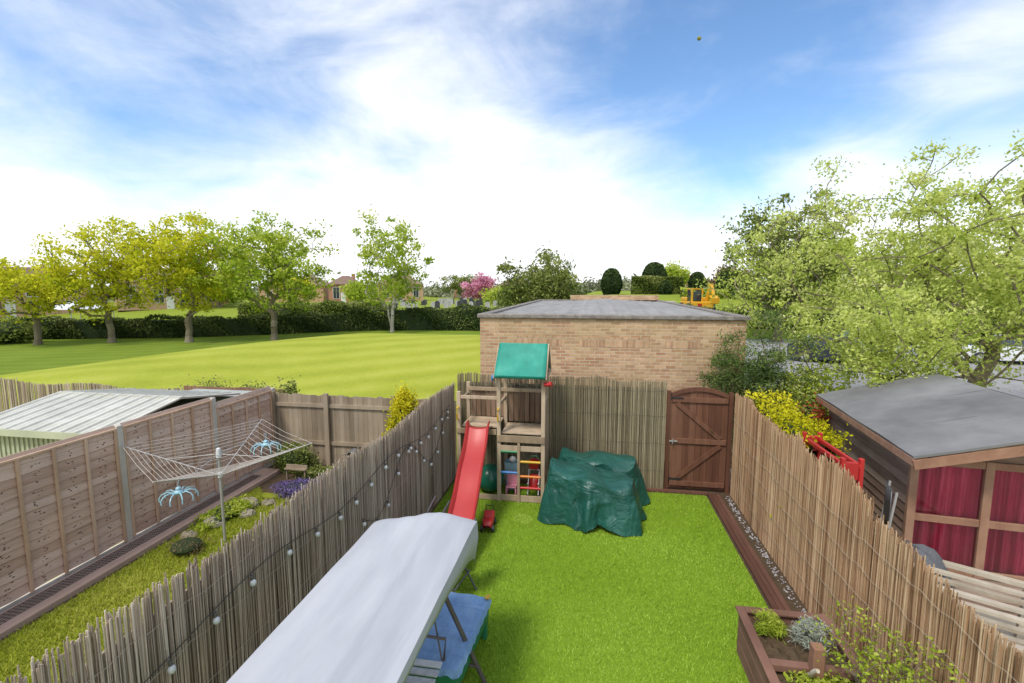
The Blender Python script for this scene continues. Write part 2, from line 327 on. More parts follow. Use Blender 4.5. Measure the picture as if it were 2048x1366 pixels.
hz=N(nt,'ShaderNodeMapRange',interpolation_type='SMOOTHSTEP'); L(nt,z,hz.inputs[0]); hz.inputs[1].default_value=-.02; hz.inputs[2].default_value=.26; hz.inputs[3].default_value=.85; hz.inputs[4].default_value=0
val=math_(nt,'ADD',val,hz.outputs[0])
mk=N(nt,'ShaderNodeMapRange',interpolation_type='SMOOTHSTEP'); L(nt,val,mk.inputs[0]); mk.inputs[1].default_value=.34; mk.inputs[2].default_value=1.36
tint=N(nt,'ShaderNodeVectorMath',operation='MULTIPLY'); L(nt,sky.outputs[0],tint.inputs[0]); tint.inputs[1].default_value=(1.12,1.32,1.46)
mx=N(nt,'ShaderNodeMixRGB'); L(nt,mk.outputs[0],mx.inputs[0]); L(nt,tint.outputs[0],mx.inputs[1]); mx.inputs[2].default_value=(8.4,8.5,8.8,1); L(nt,mx.outputs[0],bg.inputs[0])
scene.view_settings.view_transform='Standard'; scene.view_settings.look='None'; scene.view_settings.exposure=0
# ------------------------------------------------------------------ ground
xs=np.concatenate([[-1500,-700,-350,-200,-130],np.arange(-95,-44,4),np.arange(-44,12,.7),np.arange(12,60,4),[80,130,220,400,800,1500]])
ys=np.concatenate([[-300,-50,-10],np.arange(0,8,4),np.arange(8,66,.7),np.arange(66,100,4),[120,160,220,300,400,700,1500]])
X,Y=np.meshgrid(xs,ys,indexing='ij'); Z=gz(X,Y)
yc=23+np.minimum(0,X+12)*.84
lush=np.clip(sm(-.5,2.0,Y-yc)*(1-.35*sm(40,50,Y)),0,1)
mb=MB(); mb.grid([[ (X[i,j],Y[i,j],Z[i,j]) for j in range(len(ys))] for i in range(len(xs))]); struct(mb.obj('ground',M_field,smooth=True,rnd=lush.reshape(-1)))
def sheet(name,x0,x1,y0,y1,z,m,th=None):
    mb=MB(); mb.add([(x0,y0,z),(x1,y0,z),(x1,y1,z),(x0,y1,z)],[(0,1,2,3)]); return struct(mb.obj(name,m))
sheet('soil_ground',-7.1,9,-1,11,.004,M_soil)
sheet('neighbour_paving',2.85,8.8,-.8,10.8,.010,M_paving)
sheet('garden_lawn',-6.5,-2.85,.5,8.0,.014,M_lawn)
sheet('artificial_lawn',-2.7,2.27,.5,9.22,.02,M_turf)
sheet('car_park',4.3,60,11.5,39.5,.006,M_asphalt)
def blades(name,n,x0,x1,y0,y1,z,h0,h1,wd,m,lean=.5):
    P=np.stack([rng.uniform(x0,x1,n),rng.uniform(y0,y1,n),np.full(n,z)],1)
    P[:,1]=np.minimum(P[:,1],y1-.25*(1+np.sin(P[:,0]*5))*(y1<9))
    a=rng.uniform(0,6.283,n); h=rng.uniform(h0,h1,n)
    s=np.stack([np.cos(a),np.sin(a),np.zeros(n)],1)*wd; t=P+np.stack([rng.normal(0,lean,n)*h,rng.normal(0,lean,n)*h,h],1)
    pn=.5+.22*np.sin(P[:,0]*2.1+1.3*np.sin(P[:,1]*1.7))+.2*np.sin(P[:,1]*2.7+P[:,0])
    r=np.clip(.3*pn+.7*rng.uniform(0,1,n),0,1)
    if y1>9: # pale worn disc near the play tower
        q=np.hypot(P[:,0]+1.08,(P[:,1]-7.74)); r=np.where(q<.17,np.clip(r+.45,0,1),r)
    return struct(npmesh(name,np.stack([P-s,P+s,t],1),r,m))
blades('artificial_lawn_pile',130000,-2.65,2.26,3.6,9.22,.02,.012,.030,.0045,M_blade)
blades('garden_lawn_grass',80000,-6.5,-2.85,2.0,8.2,.014,.02,.07,.006,M_blade2)
mb=MB()
for i in range(3): 
    x=2.31+i*.072
    for k in range(4): mb.bb((x+k*.0165,1.5,.012),(x+k*.0165+.013,9.3,.045),r=.2+.3*i)
struct(mb.obj('decking_edge',M_deck))
mb=MB(); 
for i in range(2): mb.bb((-2.0,9.23+i*.07,.012),(2.30,9.29+i*.07,.05))
struct(mb.obj('decking_border',M_deck,bevel=.006))
mb=MB()
for i in range(420):
    s=random.uniform(.009,.019); x=random.uniform(2.60,2.70); y=random.uniform(3.5,9.3)
    a=[(x+s*random.uniform(.7,1.2)*math.cos(t),y+s*random.uniform(.7,1.2)*math.sin(t),.015) for t in (0,1.57,3.14,4.71)]
    t=(x,y,.015+s*.9); mb.add(a+[t],[(0,1,4),(1,2,4),(2,3,4),(3,0,4)])
o=mb.obj('pebble_strip',M_pebble); struct(o)
n=500; P=np.stack([rng.uniform(-2.6,2.2,n),9.2-rng.exponential(.5,n).clip(0,5),rng.uniform(.045,.055,n)],1)
o=leafobj('leaf_litter',P,.012,M_brownl); struct(o)
# ------------------------------------------------------------------ bamboo fences
def fence_canes(p0,p1,hfun,n,jit,rad,lean=.02,z0=0,hj=.014):
    mb=MB(); p0=Vector(p0);p1=Vector(p1); d=(p1-p0); ll=d.length; d.normalize(); nn=Vector((-d.y,d.x,0))
    for i in range(n):
        s=(i+random.uniform(-.4,.4))/n*ll; b=p0+d*s+nn*random.uniform(-jit,jit)
        h=hfun(s)+random.gauss(0,hj)+(random.uniform(-.10,.06) if random.random()<.08 else 0); l=random.gauss(0,lean)
        r=rad*random.uniform(.7,1.25)
        mb.tube((b.x,b.y,z0),(b.x+d.x*l,b.y+d.y*l,z0+h),r,r*.85,n=5,r=min(1,max(0,random.gauss(.5+.06*math.sin(s*1.9),.26))))
    return mb
def wires(p0,p1,zs,off,m,parent,hdrop=0):
    mb=MB()
    for z in zs:
        pts=[]; k=60
        for i in range(k+1):
            t=i/k; pts.append((p0[0]+(p1[0]-p0[0])*t+off[0],p0[1]+(p1[1]-p0[1])*t+off[1],z+random.gauss(0,.012)))
        mb.path(pts,.002,4)
    mb.obj('tie_wire',m,parent)
f=thing('bamboo_fence','weathered grey bamboo cane screen on timber fence beside artificial lawn','fence',(-2.76,1,0))
hl=lambda s:2.02+.03*math.sin(s*2.1)+.03*math.sin(s*.8+1)
mb=fence_canes((0,0,0),(0,8.4,0),hl,1500,.018,.0054,.022,hj=.024); mb.obj('cane_screen',M_cane_l,f,smooth=True)
mb=MB()
for i in range(56): mb.bb((-.05,i*.15+.004,0),(-.03,i*.15+.146,1.86))  # timber backing behind the reeds, put in to stop light leaking through
for i in range(5): mb.bb((-.15,i*1.9+.1,0),(-.05,i*1.9+.2,1.9))
mb.obj('backing_board',M_greywood,f); wires((0,0),(0,8.4),[.3,.7,1.1,1.5,1.82],(.030,0),M_tie,f)
f=thing('bamboo_fence','brownish mossy bamboo cane screen across end of garden','fence',(-2.7,9.42,0))
hb=lambda s:2.2+.03*math.sin(s*3)+.02*math.sin(s*7)
mb=fence_canes((0,0,0),(4.2,0,0),hb,640,.018,.0060,.014); mb.obj('cane_screen',M_cane_b,f,smooth=True)
mb=MB()
for i in range(28): mb.bb((i*.15+.003,.03,0),(i*.15+.147,.05,2.05))  # boards behind the canes, added to keep light from leaking between them
mb.obj('backing_board',M_greywood,f); wires((0,0),(4.2,0),[.4,.95,1.5,2.0],(0,-.028),M_wire,f)
f=thing('bamboo_fence','golden brown bamboo cane screen fence with stepped top edge','fence',(2.76,2.4,0))
def hr(s):
    y=s+2.4
    return (1.98+.05*math.sin(y*2.3)+.03*math.sin(y*6) if y>4.95 else 1.73+.06*math.sin(y*3.1))-(.10 if 6.0<y<6.5 else 0)
mb=fence_canes((0,0,0),(0,7.0,0),hr,1250,.02,.0055,.035,hj=.026); mb.obj('cane_screen',M_cane_r,f,smooth=True)
mb=MB()
for i in range(46): mb.bb((.03,i*.15+.004,0),(.05,i*.15+.146,1.6))  # boards on the unseen side, added to block light through cane gaps
mb.obj('backing_board',M_greywood,f); wires((0,0),(0,7),[.3,.6,.9,1.2,1.5],(-.03,0),M_tie,f)
M_bulb=mat('clear_bulb',[(.55,.55,.53),(.7,.7,.68)],3,rough=.12,bump=0,spec=.8,rndmix=.3)
M_cap=plast('bulb_cap',(.12,.11,.10))
for nm,y0,y1,step,zf in [('a',2.1,9.0,.43,lambda y:1.56+.07*math.sin(y*2.3)),('b',5.2,9.1,.36,lambda y:1.25+.3*math.sin(y*2.9+1))]:
    f=thing('string_lights','festoon cable with clear round bulbs hung along bamboo screen','string lights',(-2.72,y0,1.4),group='festoon lights along the bamboo screen')
    mb=MB(); pts=[(0,(y1-y0)*i/60,zf(y0+(y1-y0)*i/60)-1.4+.03) for i in range(61)]; mb.path(pts,.004,5); mb.obj('cable',M_wire,f)
    y=y0
    while y<y1:
        mb=MB(); zz=zf(y)-1.4; mb.tube((.01,y-y0,zz+.02),(.018,y-y0,zz-.020),.012,.012,8,m=1); mb.ball((.022,y-y0,zz-.045),(.026,.026,.030),8,m=0); mb.obj('bulb',[M_bulb,M_cap],f,smooth=True); y+=step*random.uniform(.85,1.15)
# ------------------------------------------------------------------ gate
f=thing('garden_gate','dark brown stained timber gate with arched top in bamboo fence','gate',(1.60,9.44,0)); W=1.05
mb=MB(); nb=9
def arch(x): return 1.93+.13*(1-((x-W/2)/(W/2))**2)
for i in range(nb):
    x0=i*W/nb+.003;x1=(i+1)*W/nb-.003; vs=[]
    for y in (0,.025): vs+=[(x0,y,.06),(x1,y,.06),(x1,y,arch(x1)-.02),(x0,y,arch(x0)-.02)]
    mb.add(vs,[(0,1,2,3),(7,6,5,4),(0,4,5,1),(1,5,6,2),(2,6,7,3),(3,7,4,0)])
mb.obj('panel',M_gate,f)
def brace(p,q):
    mb=MB(); d=Vector((q[0]-p[0],0,q[1]-p[1])); n=Vector((-d.z,0,d.x)).normalized()*.045; vs=[]
    for y in (-.028,-.002):
        for c,sg in ((p,1),(q,1),(q,-1),(p,-1)): vs.append((c[0]+n.x*sg,y,c[1]+n.z*sg))
    mb.add(vs,[(0,1,2,3),(7,6,5,4),(0,4,5,1),(1,5,6,2),(2,6,7,3),(3,7,4,0)]); mb.obj('brace',M_gate,f)
for z_ in (.16,1.02,1.84):
    mb=MB(); mb.bb((.01,-.03,z_-.05),(W-.01,-.002,z_+.05)); mb.obj('ledge',M_gate,f,bevel=.004)
brace((.10,1.775),(W-.12,1.085)); brace((W-.12,.955),(.10,.225))
mb=MB(); P=[]
for i in range(17):
    x=W*i/16; P.append([(x,-.03,arch(x)-.045),(x,-.03,arch(x)+.03),(x,.05,arch(x)+.03),(x,.05,arch(x)-.045)])
mb.grid(P,cv=True); mb.obj('top_rail',M_gate,f)
mb=MB(); mb.bb((-.08,-.03,0),(-.01,.06,2.0)); mb.obj('post',M_gate,f)
mb=MB(); mb.bb((W+.01,-.03,0),(W+.08,.06,2.0)); mb.obj('post',M_gate,f)
for z_ in (.22,1.84):
    mb=MB(); mb.bb((.0,-.04,z_+.02),(.22,-.032,z_+.05)); mb.tube((-.005,-.04,z_),(-.005,-.04,z_+.07),.01,n=8); mb.obj('hinge',M_black,f)
mb=MB(); mb.bb((-.02,-.045,1.0),(.13,-.032,1.03)); mb.tube((.04,-.06,.97),(.04,-.06,1.06),.012,n=8); mb.obj('latch',M_alu,f)
# ------------------------------------------------------------------ left boundary lap panels
f=thing('lap_panel_fence','reddish weathered lap panel fence with concrete posts and gravel boards','fence',(-7.05,0,0))
ysp=[.5,2.32,4.14,5.96,7.79,9.5]
for i,y in enumerate(ysp):
    mb=MB(); mb.bb((-.05,y-.05,0),(.05,y+.05,1.92 if i<5 else 1.75)); mb.obj('concrete_post',M_concrete,f,bevel=.012)
M_nail=mat('nail_stain',[(.09,.045,.03),(.17,.10,.07)],9,bump=0)
for i in range(5):
    a=ysp[i]+.052;b=ysp[i+1]-.052; tp=1.86 if i<4 else 1.68
    mb=MB(); mb.bb((-.02,a,0),(.02,b,.10)); mb.obj('gravel_board',M_concrete,f)
    mb=MB(); z_=.12
    while z_<tp-.02:
        nseg=14; P=[]
        for k in range(nseg+1):
            y=a+(b-a)*k/nseg; wv=.012*math.sin(k*.9+z_*20)+random.gauss(0,.004)
            P.append([(.022,y,z_+wv*.6),(.004,y,z_+.155),(-.004,y,z_+.155),(.01,y,z_+wv*.6)])
        mb.grid(P,cv=True); 
        for q in (.13,.38,.62,.87):
            for kk in range(4):
                yy=a+(b-a)*q+random.uniform(-.06,.06); zz=z_+random.uniform(.03,.11); xx=.022-(zz-z_)*.116+.0015; s_=random.uniform(.005,.011); mb.add([(xx,yy-s_*1.8,zz),(xx,yy,zz-s_),(xx,yy+s_*1.8,zz),(xx,yy,zz+s_)],[(0,1,2,3)],m=1)
        z_+=.128
    mb.obj('lap_boards',[M_lapwood,M_nail],f)
    mb=MB()
    for y in [a+.02,a+(b-a)*.26,a+(b-a)*.5,a+(b-a)*.74,b-.02]: mb.bb((.024,y-.02,.10),(.05,y+.02,tp))
    mb.bb((-.03,a,tp),(.045,b,tp+.03)); mb.obj('batten',M_batten,f,bevel=.004)
mb=MB(); mb.bb((-6.98,.5,.0),(-6.56,9.0,.085))
struct(mb.obj('path_edging',mat('edging_board',[(.22,.14,.10),(.40,.27,.21),(.5,.35,.28)],4,(1,.2,1),bump=.3),bevel=.01))
mb=MB()
for i in range(140): 
    y=1.6+i*.05; mb.bb((-6.92,y,.086),(-6.72,y+.010,.094))
for i in range(6): mb.bb((-6.92+i*.038,1.6,.0862),(-6.912+i*.038,8.6,.0938))
struct(mb.obj('path_mesh_mat',mat('mat_mesh',[(.09,.07,.055),(.16,.13,.11)],6)))
f=thing('board_fence','weathered grey vertical board fence at foot of garden','fence',(-7.1,9.52,0)); mb=MB(); x=0
while x<4.25:
    wd=random.uniform(.10,.13); mb.bb((x,.0,0.02),(x+wd-.004,.02,1.62+random.gauss(0,.012))); x+=wd
mb.obj('boards',M_greywood,f)
for x in (.05,1.35,2.9,4.1):
    mb=MB(); mb.bb((x,-.1,0),(x+.1,-.042,1.68)); mb.obj('post',M_greywood,f)
for z_ in (.5,1.35):
    mb=MB(); mb.bb((0,-.04,z_),(4.25,-.002,z_+.08)); mb.obj('rail',M_greywood,f)
f=thing('bamboo_fence','low weathered reed roll fence edging the mown field','fence',(-17,10.6,0))
mb=fence_canes((0,0,0),(7.0,-.3,0),lambda s:1.42+.05*math.sin(s*2),460,.02,.011,.02); mb.obj('cane_screen',M_cane_l,f)
f=thing('board_fence','low brown board fence behind metal shed','fence',(-10,10.2,0)); mb=MB()
for i in range(26): mb.bb((i*.115,0,0),(i*.115+.108,.02,1.56+random.gauss(0,.01)))
mb.obj('boards',mat('brown_board',[(.19,.10,.065),(.33,.19,.12)],4,(1,1,.2)),f)
# ------------------------------------------------------------------ metal shed
f=thing('metal_shed','cream ribbed metal roofed garden shed with sage green walls','shed',(-9.9,6.0,0))
W,Dp=2.55,2.8
mb=MB(); mb.bb((.05,.05,0),(W-.05,Dp-.05,1.70)); 
for i in range(26): mb.bb((.06+i*.095,.03,0),(.10+i*.095,.05,1.68))
mb.obj('wall',M_sagegreen,f)
mb=MB(); nr=40
def rz(y): return 1.98-.24*abs(y-1.4)/1.4
for side in (0,1):
    y0,y1=((-.06,1.4),(1.4,Dp+.06))[side]; P=[]
    for i in range(nr*4+1):
        x=-.05+(W+.1)*i/(nr*4); k=i%16; rb=.034 if k in (0,1) else (.016 if k in (8,) else 0)
        P.append([(x,y0,rz(y0)+rb),(x,y1,rz(y1)+rb)])
    mb.grid(P)
o=mb.obj('roof',M_roofcream,f,solid=-.02)
mb=MB(); mb.bb((-.06,-.09,1.66),(W+.06,-.065,1.77)); mb.obj('gutter',M_sagegreen,f); mb=MB(); mb.bb((-.05,1.35,1.985),(W+.05,1.45,2.02)); mb.obj('ridge_cap',M_roofcream,f)
f=thing('metal_shed','small grey flat roofed metal shed behind timber fence','shed',(-7.9,8.9,0))
mb=MB(); mb.bb((-1.0,0,0),(.6,.5,1.62)); mb.obj('wall',M_sagegreen,f); mb=MB(); mb.bb((-1.05,-.05,1.622),(.65,.55,1.68)); mb.obj('roof',mat('grey_metal',[(.3,.31,.28),(.4,.41,.37)],3),f,bevel=.01)
# ------------------------------------------------------------------ brick garage
f=thing('brick_garage','long flat roofed brown brick garage block behind the gate','building',(-2.57,11,0)); W,Dp,H=5.95,13.5,3.28
mb=MB(); mb.bb((0,0,0),(W,Dp,H)); mb.obj('wall',M_brick,f)
for a,b in ((.9,2.0),(2.35,3.9),(4.25,5.0)):
    mb=MB(); mb.bb((a,-.006,2.64),(b,.05,2.87)); mb.obj('soldier_course',M_soldier,f)
mb=MB(); t=.10
mb.bb((-.06,-.06,H+.002),(W+.06,.16,H+t)); mb.bb((-.06,.162,H+.002),(.16,Dp+.06,H+t)); mb.bb((W-.16,.162,H+.002),(W+.06,Dp+.06,H+t)); mb.bb((.162,Dp-.16,H+.002),(W-.162,Dp+.06,H+t))
mb.obj('roof_kerb',mat('kerb_felt',[(.10,.09,.08),(.21,.185,.16),(.36,.32,.28)],7,bump=.4,rndmix=.15),f,bevel=.02)
mb=MB(); P=[]
for i in range(61):
    x=.16+(W-.32)*i/60; rise=.20*max(0,1-abs(x-W*.55)/(W*.38)); rb=.02 if i%4==0 else 0
    P.append([(x,.165,H+.02+rb),(x,2.6,H+.03+rise+rb),(x,Dp-.165,H+.03+rise*.6+rb)])
mb.grid(P); mb.obj('roof',M_felt2,f)
mb=MB(); mb.bb((1.6,Dp-.5,H+.1),(W-.1,Dp-.25,H+.34)); mb.obj('parapet',M_brick,f)
# ------------------------------------------------------------------ timber shed on the right
f=thing('timber_shed','brown shiplap timber shed with grey felt apex roof and red curtains','shed',(3.98,6.42,0),-6.7); W,Dp=3.3,2.85; ap=W/2; rzt=2.44; ev=1.98
mb=MB()
for i in range(16):
    z0=.1+i*.118; mb.add([(-.0,0,z0),(-.0,Dp,z0),(.018,Dp,z0+.118),(.018,0,z0+.118)],[(0,1,2,3)])
mb.bb((.02,.03,0),(.05,Dp,ev)); mb.bb((.02,Dp-.03,0),(W,Dp,ev)); mb.bb((W-.03,.03,0),(W,Dp-.03,ev)); mb.bb((.03,.02,0),(W,.05,.5))
z_=1.93
while z_<rzt-.05:
    hw=(rzt-z_-.06)/(rzt-ev)*ap if z_>ev else ap
    mb.bb((ap-hw,0,z_),(ap+hw,.02,z_+.10)); z_+=.103
for i in range(4): mb.bb((.0,-.004,.08+i*.105),(W,.02,.08+i*.105+.1))
mb.obj('wall',M_shedwood,f)
mb=MB()
for sg in (-1,1):
    P=[]
    for i in range(13):
        t=i/12; x=ap+sg*(ap+.16)*t; zz=rzt+.05-(rzt-ev+.02)*t
        P.append([(x,y,zz+.006*math.sin(y*4+x*3)) for y in np.linspace(-.38,Dp+.15,20)])
    mb.grid(P)
ro=mb.obj('roof',M_felt,f,solid=.03)
mb=MB(); zr=lambda x:rzt+.05-(rzt-ev+.02)*abs(x-ap)/(ap+.16)
for y in (.62,1.66):
    P=[[(x,y,zr(x)+.024),(x,y+.02,zr(x)+.028),(x,y+.04,zr(x)+.020)] for x in np.linspace(-.15,W+.15,25)]; mb.grid(P)
mb.obj('felt_seam',mat('felt_lap',[(.07,.07,.07),(.12,.12,.12)],5),ro)
for sg in (-1,1):
    mb=MB(); mb.beam((ap,-.385,rzt-.02),(ap+sg*(ap+.16),-.385,ev-.05),.025,.11); mb.obj('bargeboard',M_shedtrim,f)
mb=MB(); mb.beam((-.155,-.37,ev-.02),(-.155,Dp+.14,ev-.02),.03,.09); mb.obj('fascia',M_shedtrim,f)
mb=MB(); xsn=[.03,.78,1.53,2.28,3.26]
for x in xsn: mb.bb((x-.045,-.03,.45),(x+.045,.03,1.93))
for i in range(4):
    for z_ in (.5,1.15,1.88): mb.bb((xsn[i]+.046,-.022,z_-.045),(xsn[i+1]-.046,.028,z_+.045))
mb.obj('window_frame',M_shedtrim,f,bevel=.005)
for i in range(4):
    for a,b in ((.546,1.104),(1.196,1.834)):
        mb=MB(); mb.bb((xsn[i]+.046,.002,a),(xsn[i+1]-.046,.008,b)); mb.obj('window_pane',M_glass,f)
mb=MB(); P=[]
for i in range(340):
    x=.06+(W-.12)*i/339; y=.085+.030*math.sin(x*44+math.sin(x*7)*2.5)+.012*math.sin(x*90); P.append([(x,y,.4),(x+.01*math.sin(x*9),y+.01,1.15),(x,y*.9,1.95)])
mb.grid(P); mb.obj('curtain',M_curtain,f,smooth=True)
# ------------------------------------------------------------------ play tower
TX,TY=-1.2,8.4
f=thing('play_tower','wooden climbing tower with teal canopy standing on artificial lawn','play tower',(TX,TY,0))
xl,xm,xr=-1.18,-.42,.40; yb=.72
for (x,y,h) in [(xm,0,2.45),(xr,0,2.45),(xm,yb,2.45),(xr,yb,2.45),(xl,0,2.08),(xl,yb,2.12)]:
    mb=MB(); mb.bb((x-.035,y-.035,0),(x+.035,y+.035,h)); mb.obj('post',M_towerwood,f,bevel=.006)
mb=MB()
for i in range(8): mb.bb((xm+.04+.0*i,.04+i*.084,1.30),(xr-.04,.04+i*.084+.078,1.325))
mb.bb((xm-.03,-.06,1.17),(xr+.03,-.037,1.30)); mb.bb((xm-.03,yb+.037,1.17),(xr+.03,yb+.06,1.30))
mb.obj('deck',M_towerwood,f,bevel=.004)
mb=MB()
for i in range(8): mb.bb((xl+.04,.04+i*.084,1.40),(xm-.04,.04+i*.084+.078,1.425))
mb.bb((xl-.03,-.06,1.30),(xm-.04,-.037,1.40)); mb.obj('side_deck',M_towerwood,f,bevel=.004)
mb=MB()
for i in range(7): mb.bb((xl+.07+i*.1,yb-.02,1.44),(xl+.07+i*.1+.085,yb,2.0))
for i in range(7): mb.bb((xm+.07+i*.105,yb-.02,1.36),(xm+.07+i*.105+.088,yb,2.0))
mb.obj('guard_slats',M_towerdark,f)
mb=MB()
mb.bb((xl,yb-.06,1.96),(xr,yb-.022,2.03)); mb.bb((xl,-.02,1.95),(xm-.036,.02,2.01)); mb.bb((xl-.02,.04,1.85),(xl+.02,yb-.04,1.92)); mb.bb((xr-.02,.04,1.85),(xr+.02,yb-.04,1.92)); mb.bb((xm-.02,.04,1.82),(xm+.02,yb-.04,1.88))
for i in range(5): mb.bb((xr-.018,.07+i*.125,1.33),(xr+.018,.07+i*.125+.1,1.845))
mb.obj('handrail',M_towerwood,f,bevel=.004)
for x in (xm-.06,xr+.06):
    mb=MB(); mb.beam((x,-.16,2.36),(x,yb/2,2.93),.022,.08); mb.beam((x,yb+.16,2.36),(x,yb/2,2.93),.022,.08); mb.bb((x-.012,-.05,2.36),(x+.012,yb+.05,2.43)); mb.obj('gable_frame',M_towerwood,f)
mb=MB(); P=[]
for i in range(13):
    x=xm-.05+(xr-xm+.10)*i/12; row=[]
    for t in np.linspace(-1,1,25):
        at=abs(t); y=yb/2+t*(yb/2+.2); zz=2.96-.52*at**1.05-.03*math.sin(math.pi*i/12)*math.sin(math.pi*at)
        row.append((x,y,zz))
    row=[(x,row[0][1],row[0][2]-.05)]+row+[(x,row[-1][1],row[-1][2]-.05)]
    P.append(row)
mb.grid(P); mb.obj('canopy',M_tarpg,f,smooth=True,solid=.006)
for zz,x0,x1,mm in [(.98,xm+.04,-.06,M_gplast),(.58,xm+.04,-.06,M_blue),(.80,-.02,xr-.04,M_yellow),(.52,-.02,xr-.04,M_orange),(.30,-.02,xr-.04,M_red)]:
    mb=MB(); mb.tube((x0,-.02,zz),(x1,-.02,zz),.024,n=10); mb.obj('rung',mm,f,smooth=True)
mb=MB(); mb.bb((-.07,-.055,.02),(-.02,-.005,1.165)); mb.obj('ladder_post',M_towerwood,f,bevel=.004)
for a,b in (((xm+.036,-.03,.03),(xr-.036,-.006,.15)),((xl+.036,-.03,.03),(xm-.036,-.006,.13)),((xr-.012,.036,.03),(xr+.012,yb-.036,.15)),((xm+.036,-.03,1.0),(xr-.036,-.006,1.10))):
    mb=MB(); mb.bb(a,b); mb.obj('base_board',M_towerwood,f,bevel=.004)
for x in (xl,xm):
    mb=MB(); mb.path([(x+.0,-.04,1.56),(x,-.11,1.58),(x,-.13,1.68),(x,-.11,1.78),(x,-.04,1.80)],.015,8); mb.obj('handle',M_yellow,f,smooth=True)
mb=MB(); mb.tube((xr+.02,-.10,2.28),(xr+.16,-.14,2.30),.035,.045,10); mb.obj('telescope',M_red,f,smooth=True)
mb=MB(); mb.ball((xm-.09,-.09,2.37),(.035,.035,.06),6); mb.tube((xm-.09,-.09,2.40),(xm-.04,-.04,2.44),.01,n=6); mb.obj('periscope',M_blue,f,smooth=True)
mb=MB(); P=[]; n=34; x0,x1=-.80,-.62
prof=[(-.22,.10),(-.20,.12),(-.185,.10),(-.16,.01),(-.08,-.01),(0,-.015),(.08,-.01),(.16,.01),(.185,.10),(.20,.12),(.22,.10)]
for i in range(n+1):
    t=i/n; y=-.0-2.4*t; 
    if t<.06: zz=1.43
    elif t<.88: q=(t-.06)/.82; zz=1.43-1.28*(q+.045*math.sin(2*math.pi*q)+.03*math.sin(4*math.pi*q))
    else: zz=.15-.04*(t-.88)/.12
    xx=x0+(x1-x0)*t; P.append([(xx+p[0],y,zz+p[1]) for p in prof])
mb.grid(P); mb.obj('slide',M_redslide,f,smooth=True,solid=.012)
mb=MB(); mb.ball((0,0,.28),.27,16); o=mb.obj('exercise_ball',M_ball,smooth=True,loc=(-1.86,8.75,.02)); tag(o,'dark green exercise ball under the play tower','ball')
f=thing('toy_chair','small pink plastic toy chair under the play tower','toy',(-1.42,8.62,.02)); mb=MB()
mb.bb((-.1,-.08,.18),(.1,.1,.21)); 
for a in (-.09,.09):
    for b in (-.07,.09): mb.bb((a-.015,b-.015,0),(a+.015,b+.015,.18))
mb.obj('seat',M_pink,f,bevel=.01); mb=MB(); mb.bb((-.1,.085,.21),(.1,.105,.46)); mb.obj('backrest',M_pink,f,bevel=.01)
f=thing('toy_pushchair','red toy pushchair with white frame beside play tower ladder','toy',(-1.0,8.65,.02)); mb=MB()
mb.path([(-.1,.1,.5),(-.1,-.1,.08)],.01,6); mb.path([(.1,.1,.5),(.1,-.1,.08)],.01,6); mb.path([(-.1,-.1,.3),(-.1,.12,.06)],.01,6); mb.path([(.1,-.1,.3),(.1,.12,.06)],.01,6); mb.tube((-.1,.1,.5),(.1,.1,.5),.012); mb.obj('frame',M_white,f)
mb=MB(); P=[[(x,-.08,.22),(x,.02,.18),(x,.07,.42)] for x in (-.09,0,.09)]; mb.grid(P); mb.obj('seat',M_red,f,solid=.01,smooth=True)
for x,y in ((-.11,-.1),(.11,-.1),(-.11,.12),(.11,.12)):
    mb=MB(); mb.tube((x-.01,y,.045),(x+.01,y,.045),.045,n=12); mb.obj('wheel',M_black,f)
f=thing('toy_box','white and blue plastic toy crate under tower deck','toy',(-1.45,8.95,.02)); mb=MB(); P=[[(-.14*s,-.1*s,z_),(.14*s,-.1*s,z_),(.14*s,.1*s,z_),(-.14*s,.1*s,z_)] for z_,s in ((0.25,.8),(.25,.8),(.55,1),(.57,1.05))]; mb.grid(P,cv=True); mb.bb((-.12,-.09,0),(.12,.09,.26)); mb.obj('crate',M_lightblue,f,solid=.006)
mb=MB(); mb.ball((0,0,.6),(.07,.07,.07),8); mb.obj('toy_ball',M_white,f,smooth=True)
f=thing('toy_basket','small red toy basket on shelf of play tower','toy',(-1.0,8.75,.55)); mb=MB(); mb.grid([[(-.1*s,-.07*s,z_),(.1*s,-.07*s,z_),(.1*s,.07*s,z_),(-.1*s,.07*s,z_)] for z_,s in ((0,.01),(0,.8),(.16,1))],cv=True); mb.obj('basket',M_red,f,solid=.006); mb=MB(); mb.path([(-.1,0,.15),(-.05,0,.24),(.05,0,.24),(.1,0,.15)],.008,6); mb.obj('handle',M_gplast,f)
f=thing('ride_on_toy','red toy ride-on car with black wheels beside slide','toy',(-1.60,7.35,.02),5)
mb=MB(); secs=[(-.20,.10,.14,.05),(-.16,.08,.19,.08),(-.06,.08,.20,.09),(0,.08,.17,.08),(.08,.08,.21,.09),(.16,.08,.24,.09),(.2,.1,.18,.07)]
P=[[( -w_,y,a),(-w_,y,b),(w_,y,b),(w_,y,a)] for y,a,b,w_ in secs]; mb.grid(P,cv=True); mb.obj('body',M_red,f,smooth=True,bevel=.015)
for x in (-.09,.09):
    for y in (-.13,.13):
        mb=MB(); mb.tube((x-.02,y,.06),(x+.02,y,.06),.06,n=16); mb.obj('wheel',M_black,f,bevel=.008)
mb=MB(); mb.path([(-.06,.17,.2),(-.06,.2,.30),(.06,.2,.30),(.06,.17,.2)],.009,8); mb.obj('handle',M_black,f,smooth=True)
